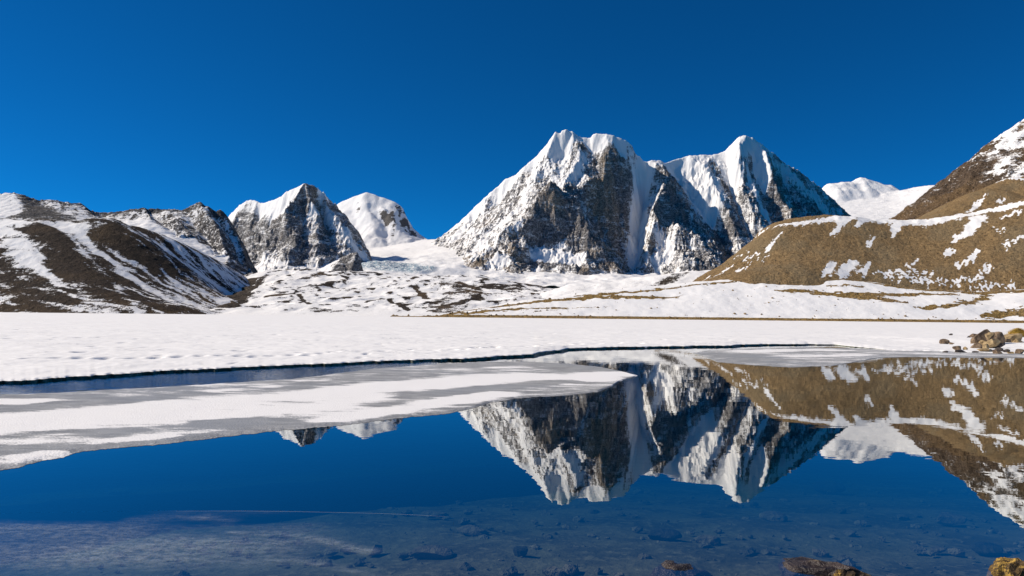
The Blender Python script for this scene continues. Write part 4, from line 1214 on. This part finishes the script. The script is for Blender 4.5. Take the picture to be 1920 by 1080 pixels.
# ------------------------------------------------------------------ stones
def stone_mat(name, a, b, lichen=None, lich_amt=.58, scale=7.0, wet=False):
    t = NT(name)
    n1 = t.noise(scale, 6, .65); n2 = t.noise(scale * 5, 4, .65); n3 = t.noise(scale * .6, 4, .6)
    col = t.mix(t.ramp(n1, .36, .64), a, b)
    if lichen:
        col = t.mix(t.math('MULTIPLY', t.ramp(n3, lich_amt - .05, lich_amt + .05), t.ramp(n2, .42, .55)), col, lichen)
    col = t.mix(t.ramp(n2, .62, .72, 0, .5), col, tuple(min(1, x * 2.2) for x in b))
    return t.done(t.bsdf(col, .35 if wet else .85, t.bump(t.math('ADD', n1, t.math('MULTIPLY', n2, .5)), .35 / scale, .8), .45 if wet else .2))


M_TAN = stone_mat('tan_stone', (.24, .165, .085), (.52, .38, .20), None, scale=3.0)
M_BROWN = stone_mat('brown_stone', (.10, .068, .045), (.30, .21, .13), None, scale=3.0)
M_DARK = stone_mat('dark_stone', (.05, .042, .038), (.13, .105, .09), None, scale=2.2)
M_GOLD = stone_mat('golden_lichen_stone', (.035, .026, .02), (.16, .10, .04), (.50, .31, .07), .47, 9)
M_WET = stone_mat('wet_brown_stone', (.018, .013, .012), (.06, .042, .034), (.25, .18, .09), .62, 9, True)
M_SUB = stone_mat('submerged_stone', (.12, .09, .07), (.26, .19, .14), None, scale=5)
M_SUBDARK = stone_mat('submerged_dark_stone', (.03, .03, .03), (.08, .07, .06), None, scale=5)


def rock_mesh(name, seed, size, cuts=9, round_=.0, noise=.10, sub=3, squash=None):
    """A broken stone: a ball trimmed by random planes, then roughened."""
    bm = bmesh.new()
    bmesh.ops.create_icosphere(bm, subdivisions=sub, radius=1.0)
    r = random.Random(seed)
    planes = []
    for i in range(cuts):
        v = Vector((r.gauss(0, 1), r.gauss(0, 1), r.gauss(0, .9))).normalized()
        planes.append((v, r.uniform(.36, .70) + round_))
    co = np.array([v.co[:] for v in bm.verts])
    for v, d in planes:
        k = co @ np.array(v)
        over = np.clip(k - d, 0, None)
        co -= over[:, None] * np.array(v)[None, :] * .96
    rr = np.linalg.norm(co, axis=1, keepdims=True)
    nn = fbm(co[:, 0] * 2.3 + seed, co[:, 1] * 2.3 + co[:, 2] * 1.7, 4, seed) + .6 * fbm(co[:, 2] * 5 + seed, co[:, 0] * 5 - co[:, 1] * 4, 3, seed + 5)
    co = co * (1 + noise * nn[:, None])
    co -= (co.max(0) + co.min(0)) / 2
    co /= np.ptp(co, axis=0) / 2
    co *= np.array(size) / 2
    for v, c in zip(bm.verts, co):
        v.co = c
    me = bpy.data.meshes.new(name)
    bm.to_mesh(me); bm.free()
    return me


def put_rock(name, label, px, py, wpx, hpx, mat, seed, z=0.0, cat='rock', group=None, depth=.8, rz=0.0, ry=0.0, cuts=12, round_=0.0, sink=.30, noise=.055, z_at=None, sub=3):
    """A stone standing on the level z whose foot is seen at the pixel (px, py)."""
    x, y, _ = W(px, py, z)
    w = wpx / FPX * y * 1.1; h = hpx / FPX * y * 1.35
    me = rock_mesh(name, seed, (w, w * depth, h), cuts, round_, noise, sub)
    me.materials.append(mat)
    ob = bpy.data.objects.new(name, me)
    scene.collection.objects.link(ob)
    ob.location = (x, y + w * depth * .4, z + h * (.5 - sink))
    ob.rotation_euler = (0, ry, rz)
    tag(ob, label, cat, group)
    return ob


# stones of the shore on the right
SR = 'stones on the right shore'
shore_rocks = [
    # name, label, px, py(foot), w, h, mat, seed, z, kwargs
    ('boulder', 'leaning grey-brown slab with a pointed top, left half of the rock pile', 1846, 644, 34, 24, M_BROWN, 3, .15, dict(ry=-.5, cuts=7, depth=.6)),
    ('boulder', 'large dark slab leaning left, right half of the rock pile', 1873, 646, 32, 26, M_BROWN, 14, .15, dict(ry=.55, cuts=7, depth=.7)),
    ('boulder', 'sunlit tan block crowning the rock pile', 1860, 634, 16, 12, M_TAN, 21, .55, dict()),
    ('boulder', 'square tan block in the front centre of the rock pile', 1850, 649, 17, 11, M_TAN, 8, .15, dict(cuts=6, ry=.2)),
    ('boulder', 'pale triangular stone leaning on the front of the rock pile', 1853, 654, 14, 10, M_TAN, 33, .12, dict(cuts=9)),
    ('boulder', 'broad tan block on the right front of the rock pile', 1868, 650, 26, 16, M_TAN, 41, .15, dict()),
    ('boulder', 'low brown stone at the left foot of the rock pile', 1836, 651, 20, 9, M_BROWN, 52, .12, dict()),
    ('boulder', 'dark stone at the right foot of the rock pile', 1879, 651, 17, 8, M_DARK, 61, .12, dict()),
    ('boulder', 'wide flat tan boulder below the grass tussock', 1905, 641, 44, 17, M_TAN, 71, .25, dict(cuts=8, depth=.7)),
    ('boulder', 'small brown stone at the left end of the wide tan boulder', 1891, 643, 15, 8, M_BROWN, 77, .2, dict()),
    ('boulder', 'tan stone at the right end of the wide tan boulder', 1912, 643, 17, 8, M_TAN, 79, .2, dict()),
    ('boulder', 'humped brown stone in the snow left of the rock pile', 1830, 634, 17, 9, M_BROWN, 83, .17, dict(cuts=6, round_=.12)),
    ('boulder', 'flat dark stone touching the humped brown stone', 1819, 635, 11, 6, M_DARK, 85, .15, dict()),
    ('boulder', 'rounded lone brown stone, leftmost of the larger stones in the snow', 1774, 644, 17, 9, M_BROWN, 91, .12, dict(cuts=5, round_=.15)),
    ('boulder', 'flat brown sliver beside the rounded lone stone', 1788, 645, 11, 3.5, M_BROWN, 93, .12, dict()),
    ('boulder', 'small dark stone alone in the snow, farthest out of the stones', 1784, 630, 7, 5, M_DARK, 95, .12, dict()),
    ('boulder', 'thin dark stone almost buried in snow between the lone stone and the pile', 1799, 636, 10, 2.4, M_DARK, 97, .12, dict()),
    ('boulder', 'tiny dark stone in the snow just left of the rock pile', 1820, 641, 4, 2.5, M_DARK, 99, .12, dict()),
    ('boulder', 'brown stone lying on top of a dark one at the water edge', 1800, 656, 18, 8, M_BROWN, 103, .03, dict()),
    ('boulder', 'dark stone at the water edge under the brown one', 1806, 662, 22, 7, M_DARK, 105, .0, dict()),
    ('boulder', 'small pale stone right of the brown stone at the water edge', 1812, 656, 8, 6.5, M_TAN, 107, .03, dict()),
    ('boulder', 'little black stone in the slush, leftmost at the water edge', 1774, 662, 9, 4.5, M_DARK, 109, .0, dict()),
    ('boulder', 'long tan stone at the water edge below the rock pile', 1855, 660, 27, 7, M_TAN, 111, .02, dict()),
    ('boulder', 'brown block at the water edge right of the long tan stone', 1874, 664, 17, 8, M_BROWN, 113, .0, dict()),
    ('boulder', 'dark wedge of rock behind the brown block at the water edge', 1878, 658, 15, 7, M_DARK, 115, .05, dict()),
    ('boulder', 'dark pointed stone at the water edge near the right side', 1890, 661, 13, 7, M_DARK, 117, .03, dict()),
    ('boulder', 'pale small stone at the water edge near the right side', 1900, 664, 12, 5, M_TAN, 119, .0, dict()),
    ('boulder', 'brown rock at the water edge cut by the right side of the picture', 1916, 663, 16, 9, M_BROWN, 121, .02, dict()),
    ('boulder', 'flat black stone in the slush below the rock pile', 1832, 661, 10, 3, M_DARK, 123, .0, dict()),
]
for nm, lb, px, py, w, h, m, sd, z, kw in shore_rocks:
    put_rock(nm, lb, px, py, w, h, m, sd, z, group=SR, **kw)

# stones in the near water
NW = 'stones in the near water'
for lb, px, Y, size, top, m, sd, kw in [
    ('big wet brown boulder breaking the surface at the bottom right of centre', 1578, 4.46, (.80, .60, .46), .055, M_WET, 201, dict(cuts=7, round_=.1, noise=.12)),
    ('golden lichen-covered knob in front of the big wet boulder', 1592, 4.14, (.20, .18, .30), .11, M_GOLD, 203, dict(cuts=7, round_=.1, noise=.14)),
    ('golden lichen-covered rock at the lower right corner', 1908, 4.42, (.46, .40, .44), .10, M_GOLD, 205, dict(cuts=8, noise=.14)),
    ('brown rounded boulder just under the surface at the bottom', 1284, 4.40, (.50, .40, .36), .022, M_WET, 207, dict(cuts=6, round_=.1, noise=.12)),
]:
    me = rock_mesh('boulder', sd, size, kw['cuts'], kw.get('round_', 0), kw['noise'], 4)
    me.materials.append(m)
    ob = bpy.data.objects.new('boulder', me)
    scene.collection.objects.link(ob)
    ob.location = ((px - CX) / FPX * Y, Y, top - size[2] / 2)
    tag(ob, lb, 'rock', NW)


def bed_point(px, py):
    """Where a sight line meets the lake bed."""
    x, y, z = P(px, py, 1.0); z -= EYE
    k = -EYE / z
    for _ in range(30):
        k = (float(bed_depth(x * k, k)) - EYE) / z
    return x * k, k, EYE + z * k


def put_sunken(label, px, py, wpx, hpx, mat, seed, **kw):
    x, y, z = bed_point(px, py)
    w = wpx / FPX * y; h = hpx / FPX * y
    me = rock_mesh('sunken_stone', seed, (w, w * kw.get('depth', .7), h), kw.get('cuts', 5), .12, .08)
    me.materials.append(mat)
    ob = bpy.data.objects.new('sunken_stone', me)
    scene.collection.objects.link(ob)
    ob.location = (x, y + w * .25, z + h * .3)
    ob.rotation_euler = (0, 0, kw.get('rz', 0))
    tag(ob, label, 'stone', 'stones under the water')


for a in [
    ('dark boulder under water below the reflected second summit', 1562, 925, 62, 24, M_SUBDARK, 301),
    ('pinkish flat stone under water beside a blue shadow, towards the right', 1690, 892, 70, 20, M_SUB, 303),
    ('pale slab under water in the lower right of centre', 1458, 982, 52, 22, M_SUB, 305),
    ('dark boulder under water left of the reflected summit foot', 1250, 1018, 66, 26, M_SUBDARK, 307),
    ('dark pointed stone under water at the bottom centre', 976, 1046, 28, 24, M_SUBDARK, 309),
    ('long pinkish stone under water at the end of the surface crack', 812, 972, 50, 14, M_SUB, 311),
    ('long pinkish slab under water in the lower centre', 885, 1006, 64, 20, M_SUB, 313),
    ('small pinkish stone under water beside the left foot of the reflected massif', 885, 856, 36, 10, M_SUB, 315),
    ('brown slab under water at the lower left of centre', 810, 1050, 80, 24, M_SUB, 317),
    ('pale stone under water in the blue, towards the left', 318, 880, 26, 8, M_SUB, 319),
    ('flat stone under water above the frosted film on the left', 218, 926, 44, 10, M_SUB, 321),
    ('pale stone under water right of the pinkish stone', 1790, 985, 60, 22, M_SUB, 323),
    ('pale flat stone under water left of the big wet boulder', 1330, 1022, 48, 20, M_SUB, 325),
    ('small tan stone under water above the brown rounded boulder', 1210, 1052, 26, 16, M_SUB, 327),
    ('pale pebble under water right of the big wet boulder', 1764, 1038, 30, 12, M_SUB, 329),
    ('dark stone under water above the golden rock in the corner', 1860, 1040, 60, 22, M_SUBDARK, 331),
]:
    put_sunken(*a)


def scatter(name, label, pts, mat, seed, lo, hi, flat=.55):
    """Countless small stones as one mass."""
    r = np.random.default_rng(seed)
    protos = []
    for i in range(6):
        bm = bmesh.new(); bmesh.ops.create_icosphere(bm, subdivisions=1, radius=1.0)
        c = np.array([v.co[:] for v in bm.verts]); f = np.array([[v.index for v in q.verts] for q in bm.faces]); bm.free()
        c *= 1 + r.uniform(-.28, .28, (len(c), 1)); c *= np.array([1, r.uniform(.6, .95), flat * r.uniform(.7, 1.2)])
        protos.append((c, f))
    co, fa, n = [], [], 0
    for p in pts:
        c, f = protos[r.integers(6)]
        s = lo * (hi / lo) ** (r.random() ** 2.2)
        a = r.uniform(0, 6.28); ca, sa = math.cos(a), math.sin(a)
        q = c * s
        co.append(np.stack([q[:, 0] * ca - q[:, 1] * sa + p[0], q[:, 0] * sa + q[:, 1] * ca + p[1], q[:, 2] + p[2] + s * .12], 1))
        fa.append(f + n); n += len(c)
    ob = mesh_from(name, np.concatenate(co), np.concatenate(fa), mat, False)
    ob['kind'] = 'stuff'; ob['label'] = label
    return ob


rs = np.random.default_rng(31)
pts = []
while len(pts) < 1500:
    y = 3.0 + 11 * rs.random() ** 1.4
    x = rs.uniform(-.85, .85) * y
    pts.append((x, y, float(bed_depth(x, y)) + .01))
t_peb = stone_mat('lake_pebbles', (.10, .085, .07), (.27, .20, .155), None, scale=1.6)
scatter('pebbles', 'pebbles strewn over the lake bed', pts, t_peb, 5, .015, .10, .4)

# blocks strewn on the ochre hill and the turf of the shore
pts = []
for S, n, zlo, zhi, sd in ((HILL, 2600, 40, 200, 41), (SHORE, 1500, 1.2, 60, 43)):
    r2 = np.random.default_rng(sd)
    k = 0
    while k < n:
        j, i = r2.integers(S.X.shape[0]), r2.integers(S.X.shape[1])
        if zlo < S.Z[j, i] < zhi and S.snow[j, i] < (.1 if r2.random() < .93 else 9):
            pts.append((S.X[j, i], S.Y[j, i], S.Z[j, i])); k += 1
t_blk = stone_mat('hill_blocks', (.14, .092, .045), (.34, .235, .12), None, scale=.5)
scatter('scree', 'loose blocks strewn over the ochre hill and the lakeside turf', pts, t_blk, 6, .5, 2.2, .8)


# ------------------------------------------------------------------ grass tussock over the shore stones
def make_tussock():
    x, y, z = W(1908, 630, .3)
    r = np.random.default_rng(17)
    w = 34 / FPX * y
    co, fa = [], []
    n = 0
    for i in range(2600):
        a = r.uniform(0, 6.28); d = abs(r.normal(0, .42)); d = min(d, 1.0)
        bx, by = math.cos(a) * d * w * .62, math.sin(a) * d * w * .4
        top = .55 * (1 - .55 * d * d) * r.uniform(.55, 1.05)
        lx, ly = math.cos(a) * d * .28 + r.normal(0, .07), math.sin(a) * d * .2 + r.normal(0, .07)
        ww = r.uniform(.008, .016)
        px_, py_ = -math.sin(a) * ww, math.cos(a) * ww
        zb = .20 * (1 - d * d) - .1
        p0 = (bx, by, zb); p1 = (bx + lx * .4, by + ly * .4, zb + top * .6); p2 = (bx + lx, by + ly, zb + top)
        co += [(p0[0] - px_, p0[1] - py_, p0[2]), (p0[0] + px_, p0[1] + py_, p0[2]), (p1[0] + px_, p1[1] + py_, p1[2]), (p1[0] - px_, p1[1] - py_, p1[2]), p2]
        fa += [(n, n + 1, n + 2), (n, n + 2, n + 3), (n + 3, n + 2, n + 4)]
        n += 5
    t = NT('dry_golden_grass')
    a = t.noise(3, 4, .6)
    m = t.done(t.bsdf(t.mix(t.ramp(a, .35, .65), (.36, .22, .04), (.60, .41, .09)), .8))
    root = bpy.data.objects.new('grass_tussock', None)
    scene.collection.objects.link(root)
    root.location = (x + .25, y + .3, .42)
    tag(root, 'golden dry grass tussock on the bank at the right edge', 'tussock')
    mesh_from('blades', co, np.array(fa), m, False, root)['kind'] = 'stuff'
    me = rock_mesh('sod', 9, (w * 1.15, w * .8, .45), 4, .2, .12)
    me.materials.append(m)
    sod = bpy.data.objects.new('sod', me); scene.collection.objects.link(sod); sod.parent = root


make_tussock()


# ------------------------------------------------------------------ hairline crack along the rim of the ice film
def make_crack():
    q = [(330, 958.6), (450, 958.2), (560, 959.4), (640, 961), (720, 963), (790, 966), (835, 968.5)]
    w = [W(*p, .009) for p in q]
    co, fa = [], []
    for i, p in enumerate(w):
        h = .0009 if 0 < i < len(w) - 1 else .0003
        co += [(p[0], p[1] - h, .009), (p[0], p[1] + h, .0095)]
        if i:
            fa.append((2 * i - 2, 2 * i, 2 * i + 1, 2 * i - 1))
    t = NT('white_rime')
    ob = mesh_from('ice_crack', co, np.array(fa), t.done(t.bsdf((.26, .32, .36), .7)), False)
    ob['kind'] = 'structure'; ob['label'] = 'thin white crack line along the far rim of the ice film'


make_crack()
